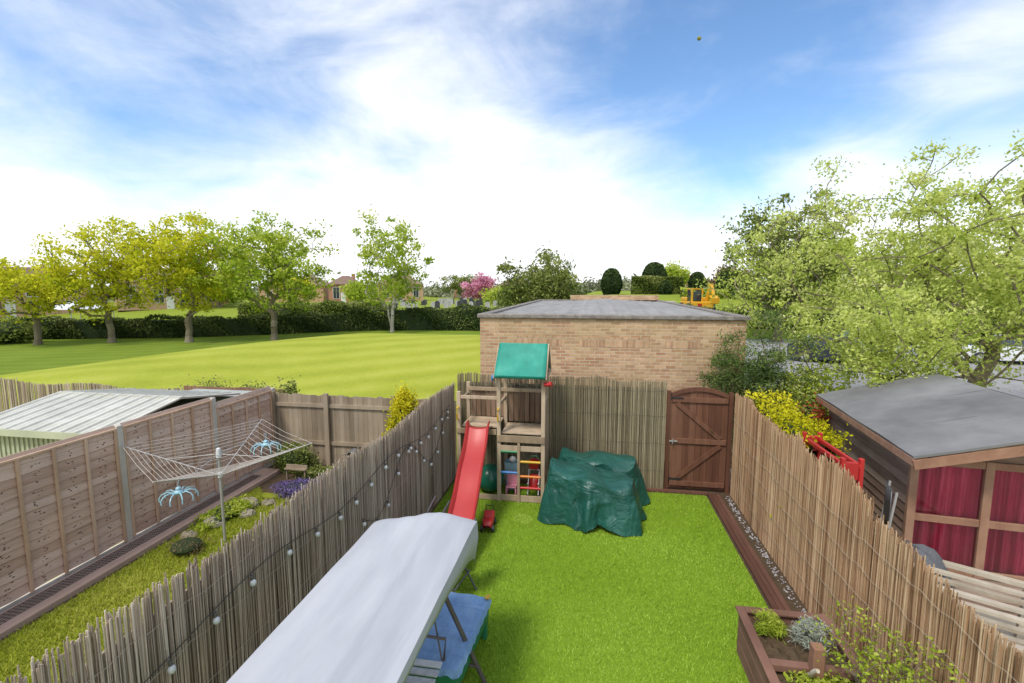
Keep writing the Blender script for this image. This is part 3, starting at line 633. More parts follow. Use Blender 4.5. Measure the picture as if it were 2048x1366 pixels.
# ------------------------------------------------------------------ draped covers
def cover(name,loc,rz_,A,B,H,seed,label,slope=.1):
    rnd=random.Random(seed); ph=[rnd.uniform(0,6.28) for _ in range(8)]
    mb=MB(); P=[]; nt_=150
    def rad(th):
        c,s=abs(math.cos(th)),abs(math.sin(th)); p=3.6; return 1/((c/A)**p+(s/B)**p)**(1/p)
    top=lambda x,y:H*(1-slope*(x/A)-.06*abs(y/B))+.05*math.sin(x*4+ph[0])*math.cos(y*5+ph[1])+.03*math.sin(9*x+ph[2]+3*y)
    for i in range(nt_):
        th=2*math.pi*i/nt_; r=rad(th); row=[]
        for k in range(9):
            q=k/8*.90; x=r*q*math.cos(th); y=r*q*math.sin(th); row.append((x,y,top(x,y)-.22*max(0,q-.7)**1.5*(1.2+.9*math.sin(th*6+ph[3]))))
        zt=row[-1][2]
        for k in range(1,17):
            q=k/16; fold=(.065*math.sin(th*6+ph[4]+q)+.035*math.sin(th*11+ph[5]-2*q)+.018*math.sin(th*21+ph[6]+q*3))*q**.8
            hem=.02+.08*max(0,math.sin(th*3+ph[7]))
            rr=r*.90+r*.10*math.sin(min(1,q*1.8)*1.57)+fold+.11*q*q; row.append((rr*math.cos(th),rr*math.sin(th),zt*(1-q)+hem*q-.02*math.sin(q*math.pi*3+th*5)))
        P.append(row)
    mb.grid(P,cu=True); o=mb.obj(name,M_cover,smooth=True,loc=loc); o.rotation_euler=(0,0,R(rz_)); tag(o,label,'furniture cover','green waterproof covers over garden furniture'); return o
cover('furniture_cover',(.08,7.98,.02),-10,.78,.42,.84,3,'dark green waterproof cover over garden furniture, sagging folds',.14)
cover('furniture_cover',(.20,8.78,.02),-6,.76,.38,.86,9,'dark green waterproof cover over table against bamboo screen',.06)
# ------------------------------------------------------------------ garden swing seat
f=thing('swing_seat','garden swing seat with pale grey fabric canopy and bronze frame','swing seat',(-1.6,3.1,0))
mb=MB(); P=[]; nu,nw=60,40
for i in range(nu+1):
    v=i/nu; row=[]; wl=-.47; wr=.50
    for j in range(nw+1):
        t=j/nw; x=wl+(wr-wl)*t; y=-1.45+v*(2.62+.22*t)
        crown=.05*math.sin(math.pi*t)**.8+.05*max(0,1-abs(t-.62)/.25); sag=-.03*math.sin(math.pi*v)*math.sin(math.pi*t); end=-.02*max(0,(v-.95)/.05)**2
        wr_=.005*math.sin(t*16+2*math.sin(v*3))*math.sin(math.pi*t)+.003*math.sin(t*31+v*5)+.004*math.sin((t*1.6+v*2.4)*9)*v
        row.append((x,y,1.68+crown+sag+end-.03*t+wr_))
    a=row[0]; b=row[-1]; dp=.12+.24*v**3
    sc=.02*math.sin(v*30)
    row=[(a[0]-.015,a[1],a[2]-.11+sc*.4),(a[0]-.005,a[1],a[2]-.04)]+row+[(b[0]+.01,b[1]-.01,b[2]-dp*.35),(b[0]-.02,b[1]-.05*v,b[2]-dp+sc*.4)]
    P.append(row)
last=P[-1]; P.append([(p[0],p[1]+.012,p[2]-.05) for p in last]); mb.grid(P); mb.obj('canopy',M_canopy,f,smooth=True,solid=.006)
for y in (-1.0,1.12):
    mb=MB(); mb.path([(.62,y+.06,.03),(.22,y,1.0),(.0,y,1.62),(-.2,y,1.0),(-.62,y+.06,.03)],.024,10); mb.tube((.55,y+.04,.22),(-.55,y+.04,.22),.018,n=8); mb.obj('leg_frame',M_bronze,f,smooth=True)
mb=MB(); mb.tube((0,-1.05,1.62),(0,1.17,1.62),.024,n=10); mb.tube((.42,-1.0,1.6),(.42,1.2,1.6),.014,n=8); mb.tube((-.42,-1.0,1.6),(-.42,1.1,1.6),.014,n=8)
for y in (-1.0,1.12): mb.tube((-.42,y,1.6),(.42,y,1.6),.014,n=8)
mb.obj('top_bar',M_bronze,f,smooth=True)
M_wicker=mat('woven_seat',[(.25,.25,.26),(.5,.5,.5),(.65,.65,.64)],18,rough=.7,bump=.5)
mb=MB()
for i in range(16): mb.bb((-.25,-.75+i*.1,.50),(.30,-.75+i*.1+.07,.52))
for i in range(16): mb.box((-.33,-.715+i*.1,.75),(.02,.07,.46))
mb.obj('seat',M_wicker,f,bevel=.005)
for y in (-.8,.86):
    mb=MB(); mb.path([(.30,y,.50),(.32,y,.72),(-.3,y,.74),(-.34,y,1.0)],.014,8); mb.tube((.28,y,.5),(0.02,y*1.2,1.6),.008,n=6); mb.tube((-.28,y,.5),(-.02,y*1.2,1.6),.008,n=6); mb.obj('armrest',M_bronze,f,smooth=True)
f=thing('sandpit','blue tarpaulin covered sandpit with dark green base','sandpit',(-1.48,4.42,.02),-4)
mb=MB(); P=[]
for i in range(31):
    x=-.40+.80*i/30; row=[]
    for j in range(41):
        y=-.56+1.12*j/40; e=min(.40-abs(x),.56-abs(y)); zz=.475+.006*math.sin(x*20+y*9)+.006*math.sin(y*25)-.012*(abs(math.sin(y*9))<.12)
        if e<.001: zz=.42+.015*math.sin((i+j)*1.3)
        row.append((x,y,zz))
    P.append(row)
mb.grid(P); mb.obj('tarpaulin',M_bluetarp,f); mb=MB(); mb.bb((-.37,-.53,.24),(.37,.53,.42)); 
for a in (-.33,.33):
    for b in (-.49,.49): mb.bb((a-.03,b-.03,0),(a+.03,b+.03,.24))
mb.obj('base',M_gplast,f,bevel=.01)
mb=MB(); mb.box((.36,.52,.492),(.05,.07,.01)); mb.obj('corner_tie',M_yellow,f)
def chair(loc,rz_,label,tilt=0):
    f=thing('folding_chair',label,'chair',loc,rz_,group='folding chairs stacked against the bamboo screen')
    f.rotation_euler=(R(tilt),0,R(rz_))
    for s in (-.23,.23):
        mb=MB(); mb.path([(s,.22,.0),(s,.0,.45),(s,-.22,.98)],.012,8); mb.path([(s*.9,-.24,.0),(s*.9,.02,.45),(s*.9,.20,.50)],.012,8); mb.obj('leg',M_greymetal,f,smooth=True)
    for z_,y in ((.10,.18),(.98,-.22),(.25,-.13)):
        mb=MB(); mb.tube((-.23,y,z_),(.23,y,z_),.011,n=8); mb.obj('crossbar',M_greymetal,f,smooth=True)
    mb=MB(); mb.beam((0,-.14,.45),(0,.22,.47),.42,.018); mb.obj('seat',M_greytarp,f); mb=MB(); mb.beam((0,-.07,.62),(0,-.20,.94),.44,.012,up=(0,1,0)); mb.obj('backrest',M_greytarp,f)
for i,(x,y,a) in enumerate([(-2.35,6.05,96),(-2.12,5.95,92),(-1.68,5.55,80)]): chair((x,y,.02),a,'grey metal folding chair with dark fabric seat leaning by fence',0)
# ------------------------------------------------------------------ planter
f=thing('wooden_planter','brown timber raised planter with corner posts beside lawn','planter',(1.66,3.0,0)); mb=MB(); W,Dp=.86,2.15
for k in range(3):
    z0=.02+k*.165; mb.bb((0,.0,z0),(.03,Dp,z0+.158)); mb.bb((W-.03,0,z0),(W,Dp,z0+.158)); mb.bb((.031,Dp-.03,z0),(W-.031,Dp,z0+.158)); mb.bb((.031,0,z0),(W-.031,.03,z0+.158))
mb.bb((-.03,-.03,.515),(.06,Dp+.03,.54)); mb.bb((W-.06,-.03,.515),(W+.03,Dp+.03,.54)); mb.bb((.061,Dp-.06,.515),(W-.061,Dp+.03,.54)); mb.bb((.061,1.36,.47),(W-.061,1.44,.54))
mb.obj('box_side',mat('planter_stain',[(.12,.055,.037),(.225,.12,.085),(.32,.195,.14)],5,(1,.3,1)),f,bevel=.006)
mb=MB(); P=[[(.03+(W-.06)*i/16,.03+(Dp-.06)*j/40,.42+.02*math.sin(i*2.1+j)+random.uniform(0,.02)) for j in range(41)] for i in range(17)]; mb.grid(P); mb.obj('soil',M_soil,f)
mb=MB(); mb.bb((.38,1.30,.1),(.48,1.40,.78)); mb.obj('post',M_shedtrim,f,bevel=.008)
mb=MB(); pts=[(.36+.01*math.cos(i*.9),1.24+.05*i/3-.05,.66-.02*i+.01*math.sin(i*.9)) for i in range(10)]; mb.path(pts,.018,8); mb.obj('rope',M_pallet,f,smooth=True)
# ------------------------------------------------------------------ rotary dryer
f=thing('rotary_dryer','aluminium rotary clothes dryer open on the garden lawn','clothes dryer',(-5.6,6.25,0))
mb=MB(); mb.tube((0,0,0),(0,0,1.0),.022,n=12); mb.tube((0,0,1.0),(0,0,1.52),.018,n=12); mb.obj('pole',M_alu,f,smooth=True)
mb=MB(); mb.tube((0,0,1.40),(0,0,1.52),.04,.035,12); mb.ball((0,0,1.53),(.03,.03,.02),8); mb.tube((0,0,1.08),(0,0,1.16),.035,n=12); mb.obj('hub',M_white,f,smooth=True)
tips=[]
for k in range(4):
    a=R(12+90*k); tp=(1.42*math.cos(a),1.42*math.sin(a),1.60); tips.append(tp)
    mb=MB(); mb.tube((0.03*math.cos(a),.03*math.sin(a),1.12),tp,.008,n=8); mb.tube((0,0,1.45),(tp[0]*.55,tp[1]*.55,1.12+.48*.55),.005,n=6); mb.obj('arm',M_alu,f,smooth=True)
mb=MB()
for q in np.linspace(.28,1,11):
    for k in range(4):
        a,b=tips[k],tips[(k+1)%4]; zq=1.12+.48*q
        mb.path([(a[0]*q,a[1]*q,zq),((a[0]+b[0])/2*q,(a[1]+b[1])/2*q,zq-.035),(b[0]*q,b[1]*q,zq)],.0026,4)
mb.obj('washing_line',M_line,f)
def octo(loc):
    f=thing('peg_hanger','pale blue plastic octopus sock hanger with pegs on dryer','peg hanger',loc,group='blue peg hangers on the rotary dryer')
    mb=MB(); mb.ball((0,0,0),(.055,.055,.04),10); mb.ball((0,0,.05),(.035,.035,.03),8); mb.path([(0,0,.07),(0,0,.13),(.02,0,.16),(.0,0,.19),(-.02,0,.17)],.006,6); mb.obj('body',M_lightblue,f,smooth=True)
    for k in range(10):
        a=k*2*math.pi/10; c,s=math.cos(a),math.sin(a); mb=MB(); mb.path([(.05*c,.05*s,-.01),(.12*c,.12*s,.02),(.19*c,.19*s,.0),(.22*c,.22*s,-.04)],[.010,.009,.008,.007],6); mb.box((.22*c,.22*s,-.07),(.013,.013,.06)); mb.obj('arm',M_lightblue,f,smooth=True)
octo((-5.28,6.9,1.40)); octo((-5.50,5.40,1.22))
# ------------------------------------------------------------------ objects beyond right screen
f=thing('climbing_toy','bright red plastic climbing toy rising above bamboo screen','toy',(3.12,6.6,0))
for x in (-.07,.10):
    mb=MB(); mb.bb((x-.02,-.55,1.84),(x+.02,.55,1.90)); mb.obj('rail',M_red,f,bevel=.01)
for y in (-.52,.52):
    mb=MB(); mb.bb((-.11,y-.03,0),(-.06,y+.03,1.97)); mb.bb((.09,y-.03,0),(.14,y+.03,1.97)); mb.bb((-.06,y-.02,1.70),(.09,y+.02,1.92)); mb.obj('upright',M_red,f,bevel=.01)
f=thing('folding_chair','folded grey metal garden chair leaning against timber shed','chair',(3.65,6.2,.6),70); 
for s in (-.2,.2):
    mb=MB(); mb.path([(s,.1,-.6),(s,.04,.4),(s,-.02,1.0)],.014,8); mb.path([(s*.8,.16,-.5),(s*.8,.0,.7)],.014,8); mb.obj('leg',M_alu,f,smooth=True)
mb=MB(); P=[[(x,.015+.01*math.sin(x*20),z_) for z_ in (.45,.6,.8,1.0)] for x in np.linspace(-.2,.2,9)]; mb.grid(P); mb.obj('backrest',M_greymetal,f,smooth=True,solid=.012)
f=thing('wooden_pallet','pale slatted timber pallet table beyond bamboo screen','pallet',(3.95,4.95,.92),-22); f.rotation_euler=(R(-6),R(5),R(-18))
mb=MB(); mb.bb((-.62,-.9,0),(-.54,.9,.06)); mb.bb((.54,-.9,0),(.62,.9,.06)); mb.bb((-.535,.82,0),(.535,.9,.055)); mb.bb((-.535,-.9,0),(.535,-.82,.055)); mb.obj('frame',M_pallet,f,bevel=.005)
mb=MB()
for i in range(6): mb.bb((-.535,-.72+i*.25,.0),(.535,-.72+i*.25+.09,.03))
mb.obj('slats',M_pallet,f)
for x in (-.5,.5):
    for y in (-.8,.8): mb=MB(); mb.bb((x-.03,y-.03,-.86),(x+.03,y+.03,-.002)); mb.obj('leg',M_pallet,f)
mb=MB(); P=[]
for i in range(25):
    a=2*math.pi*i/24; row=[]
    for k in range(9):
        q=k/8; r=.42*(q**.7)*(1+.12*math.sin(a*5+q*3)); row.append((r*math.cos(a)*1.3,r*math.sin(a),1.02*(1-q**2.2)+.03*math.sin(a*4+k)))
    P.append(row)
mb.grid(P); o=mb.obj('covered_barbecue',M_greytarp,smooth=True,loc=(3.72,5.85,0.02)); tag(o,'dark grey crumpled tarpaulin cover beside timber shed','cover')
# ------------------------------------------------------------------ vegetation functions
def tree(name,label,loc,rad,zc,trunk_h,tr,ncl,nl,ls,lm,bark,sig=.5,seed=1,group=None,cat='tree',power=2.2,bottom=.0,stems=1,asp=.55,lobes=.2,minr=.010,vase=0):
    rr=np.random.default_rng(seed); rd=random.Random(seed)
    f=thing(name,label,cat,(loc[0],loc[1],g(loc[0],loc[1])),0,group)
    d=unit(rr.normal(size=(ncl,3))); q=rr.uniform(0,1,ncl)**(1/power)
    az=np.arctan2(d[:,1],d[:,0]); lob=1+lobes*np.sin(az*3+rd.uniform(0,6))*np.cos(d[:,2]*3+rd.uniform(0,6))+lobes*.6*np.sin(az*7+d[:,2]*5)
    C=d*(q*lob)[:,None]*np.array(rad)
    if vase: C[:,:2]*=(1+vase*C[:,2:3]/rad[2])
    C[:,2]+=zc
    C=C[C[:,2]>bottom]
    arr=[np.array((0,0,-.1))];par=[-1]; tops=[]
    for s in range(stems):
        p=0; sx=rd.uniform(-1,1)*(.22 if stems>1 else .06)*trunk_h; sy=rd.uniform(-1,1)*(.22 if stems>1 else .06)*trunk_h
        for k in range(1,5):
            t=k/4; arr.append(np.array((sx*t+rd.gauss(0,.03),sy*t+rd.gauss(0,.03),trunk_h*t))); par.append(p); p=len(arr)-1
        tops.append(p)
    top=arr[tops[0]]; fixed=len(arr)
    order=np.argsort(np.linalg.norm(C-top,axis=1)); okn=list(tops)
    for i in order:
        c=C[i]; A=np.array([arr[k] for k in okn]); dist=np.linalg.norm(A-c,axis=1); cost=dist+.25*np.linalg.norm(A-top,axis=1)+.6*np.maximum(0,A[:,2]-c[2])
        k=okn[int(np.argmin(cost))]; a=arr[k]; l=np.linalg.norm(c-a)
        if l>.6:
            m=a*.5+c*.5+np.array([rd.gauss(0,.08),rd.gauss(0,.08),rd.uniform(-.02,.10)])*l; arr.append(m); par.append(k); k=len(arr)-1; okn.append(k)
        arr.append(c); par.append(k); okn.append(len(arr)-1)
    cnt=np.ones(len(arr))
    for i in range(len(arr)-1,0,-1): cnt[par[i]]+=cnt[i]
    rad_=np.maximum(tr*(cnt/cnt[0])**.52,minr); mb=MB()
    for i in range(1,len(arr)):
        k=par[i]; r0=min(rad_[k],rad_[i]*1.5) if k else rad_[i]*1.5; r1=rad_[i]
        mb.tube(arr[k],arr[i],r0,r1,n=8 if i<fixed else 5,caps=False)
    mb.obj('trunk',bark,f,smooth=True)
    n=len(C); idx=rr.integers(0,n,nl); cr=rr.uniform(.1,.9,n); P=C[idx]+rr.normal(size=(nl,3))*sig*np.array([1,1,.7])*rr.uniform(.5,1.3,n)[idx][:,None]
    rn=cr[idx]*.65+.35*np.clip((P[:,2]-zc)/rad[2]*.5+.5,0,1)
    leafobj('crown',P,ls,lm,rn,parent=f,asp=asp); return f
def bush(name,label,loc,rad,nl,ls,lm,seed=1,cat='shrub',group=None,ncl=40,sig=.18,core=True,cone=False,asp=.55,z0=None):
    rr=np.random.default_rng(seed); zb=g(loc[0],loc[1]) if z0 is None else z0
    d=unit(rr.normal(size=(ncl,3))); q=rr.uniform(.55,1,ncl); C=d*q[:,None]*np.array(rad)
    C[:,2]+=rad[2]
    if cone:
        h=rr.uniform(0,1,ncl)**1.2; a=rr.uniform(0,6.283,ncl); pr=np.sin(np.clip(1-h,0,1)**.6*1.57)*rr.uniform(.6,1,ncl); C=np.stack([rad[0]*pr*np.cos(a),rad[1]*pr*np.sin(a),h*rad[2]*2],1)
    idx=rr.integers(0,len(C),nl); s=sig*np.array(rad)
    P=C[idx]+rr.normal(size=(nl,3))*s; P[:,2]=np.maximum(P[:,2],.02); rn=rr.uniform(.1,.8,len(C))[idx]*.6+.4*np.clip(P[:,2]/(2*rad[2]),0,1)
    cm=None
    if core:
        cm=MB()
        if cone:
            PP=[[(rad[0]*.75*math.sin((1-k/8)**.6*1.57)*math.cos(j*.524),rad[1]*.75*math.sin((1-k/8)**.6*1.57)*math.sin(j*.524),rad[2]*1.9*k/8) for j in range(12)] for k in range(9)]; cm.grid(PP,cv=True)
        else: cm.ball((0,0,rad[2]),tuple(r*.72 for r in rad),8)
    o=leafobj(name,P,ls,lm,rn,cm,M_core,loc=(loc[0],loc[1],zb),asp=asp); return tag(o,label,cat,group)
def clipped(name,label,loc,r_,h,nl,ls,lm,seed,group):
    rr=np.random.default_rng(seed); t=rr.uniform(0,1,nl); a=rr.uniform(0,6.283,nl)
    pf=lambda t:np.minimum(1,(.72+.9*t))*np.sqrt(np.clip(1-np.clip((t-.45)/.55,0,1)**2.2,0,1))
    cap=rr.uniform(0,1,nl)<.12; t=np.where(cap,rr.uniform(.85,1,nl),t); rad=r_*pf(t)*rr.uniform(.93,1.04,nl)*(1+.05*np.sin(a*4+t*7))
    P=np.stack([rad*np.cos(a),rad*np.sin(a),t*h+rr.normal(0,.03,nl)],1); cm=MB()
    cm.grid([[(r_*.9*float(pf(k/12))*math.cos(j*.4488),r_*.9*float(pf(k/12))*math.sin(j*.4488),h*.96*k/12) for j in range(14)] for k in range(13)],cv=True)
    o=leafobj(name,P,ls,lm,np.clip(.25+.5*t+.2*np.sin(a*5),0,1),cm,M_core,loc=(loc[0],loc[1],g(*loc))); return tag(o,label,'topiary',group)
def hedge(name,label,p0,p1,wd,h,n,ls,lm,seed=1,zoff=0,wob=.12):
    rr=np.random.default_rng(seed); p0=np.array(p0,float);p1=np.array(p1,float); d=p1-p0; ll=np.linalg.norm(d); d/=ll; nn=np.array([-d[1],d[0]])
    t=rr.uniform(0,ll,n); side=rr.uniform(0,2*h+wd,n)
    off=np.where(side<h,-wd/2,np.where(side<2*h,wd/2,rr.uniform(-wd/2,wd/2,n))); zz=np.where(side<2*h,rr.uniform(0,h,n),h)
    bump=wob*(np.sin(t*1.7+zz*2)+np.sin(t*.63+1)+.6*np.sin(t*4.1+zz*3))
    off=off*(1+bump*.8/wd*2)+rr.normal(0,.05,n); zz=zz+np.where(side>=2*h,bump,0)+rr.normal(0,.06,n)
    x=p0[0]+d[0]*t+nn[0]*off; y=p0[1]+d[1]*t+nn[1]*off; z=gz(x,y)+np.maximum(zz,.03)+zoff
    org=np.array([p0[0],p0[1],g(*p0)]); P=np.stack([x,y,z],1)-org
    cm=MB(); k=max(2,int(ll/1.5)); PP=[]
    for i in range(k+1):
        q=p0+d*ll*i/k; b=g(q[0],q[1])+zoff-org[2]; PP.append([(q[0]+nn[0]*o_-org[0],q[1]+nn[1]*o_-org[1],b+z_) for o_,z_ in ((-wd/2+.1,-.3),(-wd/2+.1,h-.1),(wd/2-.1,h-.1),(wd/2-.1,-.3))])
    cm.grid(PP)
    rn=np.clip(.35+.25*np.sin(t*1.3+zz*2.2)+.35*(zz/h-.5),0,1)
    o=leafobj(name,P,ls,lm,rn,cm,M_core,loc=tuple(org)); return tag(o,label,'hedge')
GT='line of spring trees along the field hedge'
tree('maple_tree','broad spring tree with yellow-green leaves by field hedge',(-28.8,30.2),(3.9,3.9,3.6),5.6,1.9,.22,210,11500,.12,M_yg,M_bark,.34,11,GT,bottom=2.1,minr=.022,vase=.15)
tree('maple_tree','tall spring tree with yellow leaves by field hedge',(-34.4,29.3),(3.5,3.5,3.4),5.3,1.9,.21,170,9000,.12,M_yg,M_bark,.34,12,GT,bottom=2.0,minr=.022,vase=.15)
tree('maple_tree','smaller spring tree with sparse yellow leaves by field hedge',(-38.2,27.3),(3.4,3.4,2.4),4.1,1.7,.2,120,5500,.12,M_yg,M_bark,.34,13,GT,bottom=1.9,minr=.022,vase=.15)
tree('maple_tree','wide spring tree with fresh green leaves by field hedge',(-22.9,31.5),(4.4,4.4,3.3),5.4,1.9,.21,220,12000,.12,M_yg2,M_bark,.36,14,GT,bottom=2.3,minr=.022,vase=.15)
tree('birch_tree','pale barked young tree with sparse green leaves before hedge',(-15.5,35.6),(2.8,2.8,3.7),5.3,1.8,.16,120,5600,.125,M_yg2,M_palebark,.34,15,None,bottom=2.2,stems=3,minr=.022)
tree('overhanging_tree','large pale green leafed tree overhanging the shed roof',(10.4,14.6),(6.0,5.0,3.15),4.4,1.5,.20,560,60000,.052,M_pale,M_bark,.23,21,None,bottom=.7,asp=.5,lobes=.22,minr=.013)
tree('leafy_shrub','pale green branch growth hanging over shed roof',(5.5,10.1),(1.5,1.3,1.15),2.95,1.6,.06,120,9500,.038,M_pale,M_bark,.16,22,None,bottom=2.1,asp=.5,cat='shrub',minr=.008)
tree('oak_tree','dark olive leafed tree behind the car park',(13.7,37.7),(4.2,4,4.4),6.2,2,.3,180,12000,.14,M_mid,M_bark,.42,23,None,bottom=1.5,minr=.02)
tree('ivy_tree','rounded dense green tree beyond garage roof',(-4.0,41.8),(3.5,3.2,2.9),3.6,1.2,.2,150,13000,.13,M_mid,M_bark,.40,24,None,bottom=.3)
tree('blossom_tree','pink blossom tree in distant gardens',(-20.5,88),(2.8,2.8,2.1),2.8,1.2,.2,50,4000,.22,M_pinkl,M_bark,.45,25,None,bottom=1)
hedge('field_hedge','long dark clipped hedge along far edge of field',(-44,30.0),(-20,37.5),1.3,1.45,24000,.085,M_dark,31)
hedge('field_hedge','tall dark hedge behind grass mound with pale new shoots',(-20,37.5),(3,38.5),1.3,1.75,24000,.085,M_dark,32)
hedge('cemetery_hedge','clipped green hedge at edge of cemetery',(-40,49.5),(-24,52),1.4,1.5,8000,.15,M_mid,33)
hedge('cemetery_hedge','low dark hedge in front of cemetery slope',(6.5,46),(22,43),1.2,1.3,8000,.11,M_dark,34)
hedge('cemetery_hedge','long light green clipped hedge on cemetery slope',(10,56),(24,54),1.2,.8,6000,.11,M_yg2,36)
hedge('cemetery_hedge','overgrown hedge along far side of car park',(20,40.5),(46,36),1.6,2.6,14000,.14,M_mid,37)
GY='clipped yew columns in the cemetery'
for i,(x,y,h,r_) in enumerate([(2.7,63.3,3.3,1.3),(14.1,67.2,2.9,1.1),(18.0,67.8,3.0,1.3)]): clipped('yew_topiary','dark rounded clipped yew column on cemetery slope',(x,y),r_,h,4200,.12,M_yew,40+i,GY)
clipped('yew_topiary','tall dome topped yew rising over clipped hedge',(8.7,68.6),1.7,4.3,5000,.13,M_yew,45,GY)
clipped('yew_topiary','small conical clipped yew in cemetery',(9.3,62.0),.8,1.7,2500,.11,M_yew,46,GY)
hedge('cemetery_hedge','square block of clipped mid green hedge among yews',(5.4,65.2),(11.8,65.0),2.0,2.2,9000,.12,M_mid,47,wob=.04)
rr=np.random.default_rng(3); cs=[]; 
for i in range(360):
    a=rr.uniform(-1.25,1.2); d_=rr.uniform(120,190); x=math.sin(a-.16)*d_; y=math.cos(a-.16)*d_; hgt=rr.uniform(1.0,2.6); cs.append((x,y,g(x,y)+hgt*.6,rr.uniform(2.5,5),hgt))
cs=np.array(cs); idx=rr.integers(0,360,45000); P=cs[idx,:3]+rr.normal(size=(45000,3))*np.stack([cs[idx,3],cs[idx,3],cs[idx,4]],1)*.5
P[:,2]=np.maximum(P[:,2],gz(P[:,0],P[:,1])+.2)
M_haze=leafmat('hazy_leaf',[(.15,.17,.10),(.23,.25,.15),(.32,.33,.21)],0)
o=leafobj('distant_trees',P,.55,M_haze,rr.uniform(.1,.9,360)[idx]); tag(o,'hazy belt of distant trees on the horizon','trees'); o['kind']='stuff'
for i,(x,y,r_,h_,m_) in enumerate([(-14,74,2.2,2.6,M_yg2),(-9,60,2.0,2.4,M_mid),(-52,60,4,5,M_yg2),(-60,70,5,6,M_mid),(-48,72,3.5,4.5,M_yg),(-38,74,2.6,3.4,M_yg2),(30,48,5,7,M_mid),(38,44,5,6,M_mid),(24,52,4,6,M_yg2),(46,52,6,8,M_mid),(-74,42,4,5,M_mid),(-30,110,5,6,M_mid),(21,76,3.2,3.6,M_brownl),(13,80,2.6,4.2,M_yg2)]):
    tree('garden_tree','mid-sized leafy tree in distant gardens',(x,y),(r_,r_,h_*.42),h_*.58,h_*.25,.18,50,4500,.2,m_,M_bark,.55,50+i,'scattered trees in distant gardens',bottom=.4)
bush('field_shrub','low green shrubs at corner of field',(-42,27.5),(3.0,1.6,.9),5000,.10,M_mid,71); bush('field_shrub','low fresh green shrub beside field hedge',(-46,26),(3,2,1.1),5000,.10,M_yg2,72)
bush('golden_conifer','bright golden rounded conifer by bamboo screen',(-3.66,8.95),(.50,.46,.92),12000,.028,M_gold,73,'conifer',ncl=160,sig=.11,cone=True)
bush('aubretia','purple flowering rock plant mound in border',(-5.5,8.05),(.55,.35,.12),6000,.016,M_purple,74,'flower',ncl=90,sig=.14)
bush('aubretia','small lilac flowering mound in border',(-4.9,8.4),(.4,.28,.10),3500,.016,M_purple,75,'flower',ncl=60,sig=.16)
bush('border_plant','green leafy plant mound against board fence',(-6.3,9.1),(.5,.25,.3),3500,.03,M_mid,76); bush('border_plant','green border plant by board fence',(-4.4,9.05),(.45,.3,.22),3500,.03,M_yg2,77)
bush('border_plant','ivy foliage spilling over board fence top',(-6.9,9.9),(.35,.2,.86),3500,.035,M_mid,78); bush('field_shrub','green bush beyond the board fence',(-9.6,11.2),(1.4,.6,.68),7000,.035,M_mid,79)
bush('border_plant','leggy brown stemmed plant near rocks',(-5.95,5.9),(.3,.28,.12),900,.02,M_brownl,80,core=True,asp=.2)
bush('border_plant','green weeds among border rocks',(-6.2,7.0),(.3,.6,.1),2500,.025,M_yg2,81)
bush('border_plant','low leafy green plants filling garden border',(-5.2,8.9),(.9,.25,.1),4000,.025,M_mid,95)
GR='rocks edging the garden border'
for i,(x,y,s) in enumerate([(-6.1,7.4,.16),(-5.9,7.1,.12),(-6.2,6.7,.14),(-5.8,7.55,.1),(-5.3,7.7,.12),(-6.3,6.3,.1),(-4.7,7.9,.12)]):
    rd=random.Random(i); mb=MB(); mb.ball((0,0,s*.4),(s*1.3,s,s*.7),7); mb.v=[(a*(1+rd.uniform(-.12,.12)),b*(1+rd.uniform(-.12,.12)),c*(1+rd.uniform(-.15,.15))) for a,b,c in mb.v]
    o=mb.obj('garden_rock',M_stone,loc=(x,y,0)); tag(o,'rough mossy brown rock edging the garden border','rock',GR)
f=thing('bird_table','small wooden bird house on stake in border','bird house',(-4.75,8.75,0)); mb=MB(); mb.bb((-.02,-.02,0),(.02,.02,.45)); mb.obj('stake',M_greywood,f); mb=MB(); mb.bb((-.12,-.08,.451),(.12,.08,.60)); mb.obj('box',M_pallet,f); mb=MB(); mb.beam((-.16,0,.60),(0,0,.70),.22,.015); mb.beam((.16,0,.60),(0,0,.70),.22,.015); mb.obj('roof',M_felt,f)
f=thing('bird_table','small pale wooden feeding shelf on stakes in border','bird house',(-6.0,8.7,0)); 
for x in (-.205,.205): mb=MB(); mb.bb((x-.015,-.02,0),(x+.015,.02,.22)); mb.obj('stake',M_greywood,f)
mb=MB(); mb.bb((-.24,-.05,.221),(.24,.05,.245)); mb.bb((-.24,.03,.246),(.24,.05,.31)); mb.obj('shelf',M_greywood,f)
hedge('privet_hedge','bright yellow-green privet hedge behind golden bamboo screen',(3.25,7.0),(3.2,9.3),.5,1.9,12000,.028,M_gold,82,wob=.06)
tree('yew_shrub','dark green spiky conifer shrub beside brick garage',(3.35,10.25),(.95,.85,1.5),2.0,.5,.06,130,20000,.042,M_conifer,M_bark,.14,83,None,'shrub',bottom=.4,asp=.2,lobes=.35)
bush('green_shrub','mid green shrub beside timber shed',(4.0,9.9),(.7,.6,1.05),9000,.04,M_mid,84,ncl=60); bush('acer_shrub','red leafed shrub beside timber shed',(4.05,9.3),(.3,.3,1.0),1800,.03,M_redl,85,ncl=30)
bush('green_shrub','fresh green climber by shed roof corner',(4.5,10.2),(.8,.6,1.15),10000,.04,M_yg2,86,ncl=60)
tree('rose_shrub','sprawling fresh green rose shrub before bamboo screen',(2.45,4.2),(.34,.48,.36),.85,.3,.012,70,1000,.017,M_yg2,M_bark,.09,87,None,'shrub',bottom=.3,minr=.003)
tree('rose_shrub','sparse green shrub growing against bamboo screen',(2.6,3.65),(.30,.48,.36),.90,.3,.012,70,1000,.017,M_yg2,M_bark,.09,88,None,'shrub',bottom=.3,minr=.003)
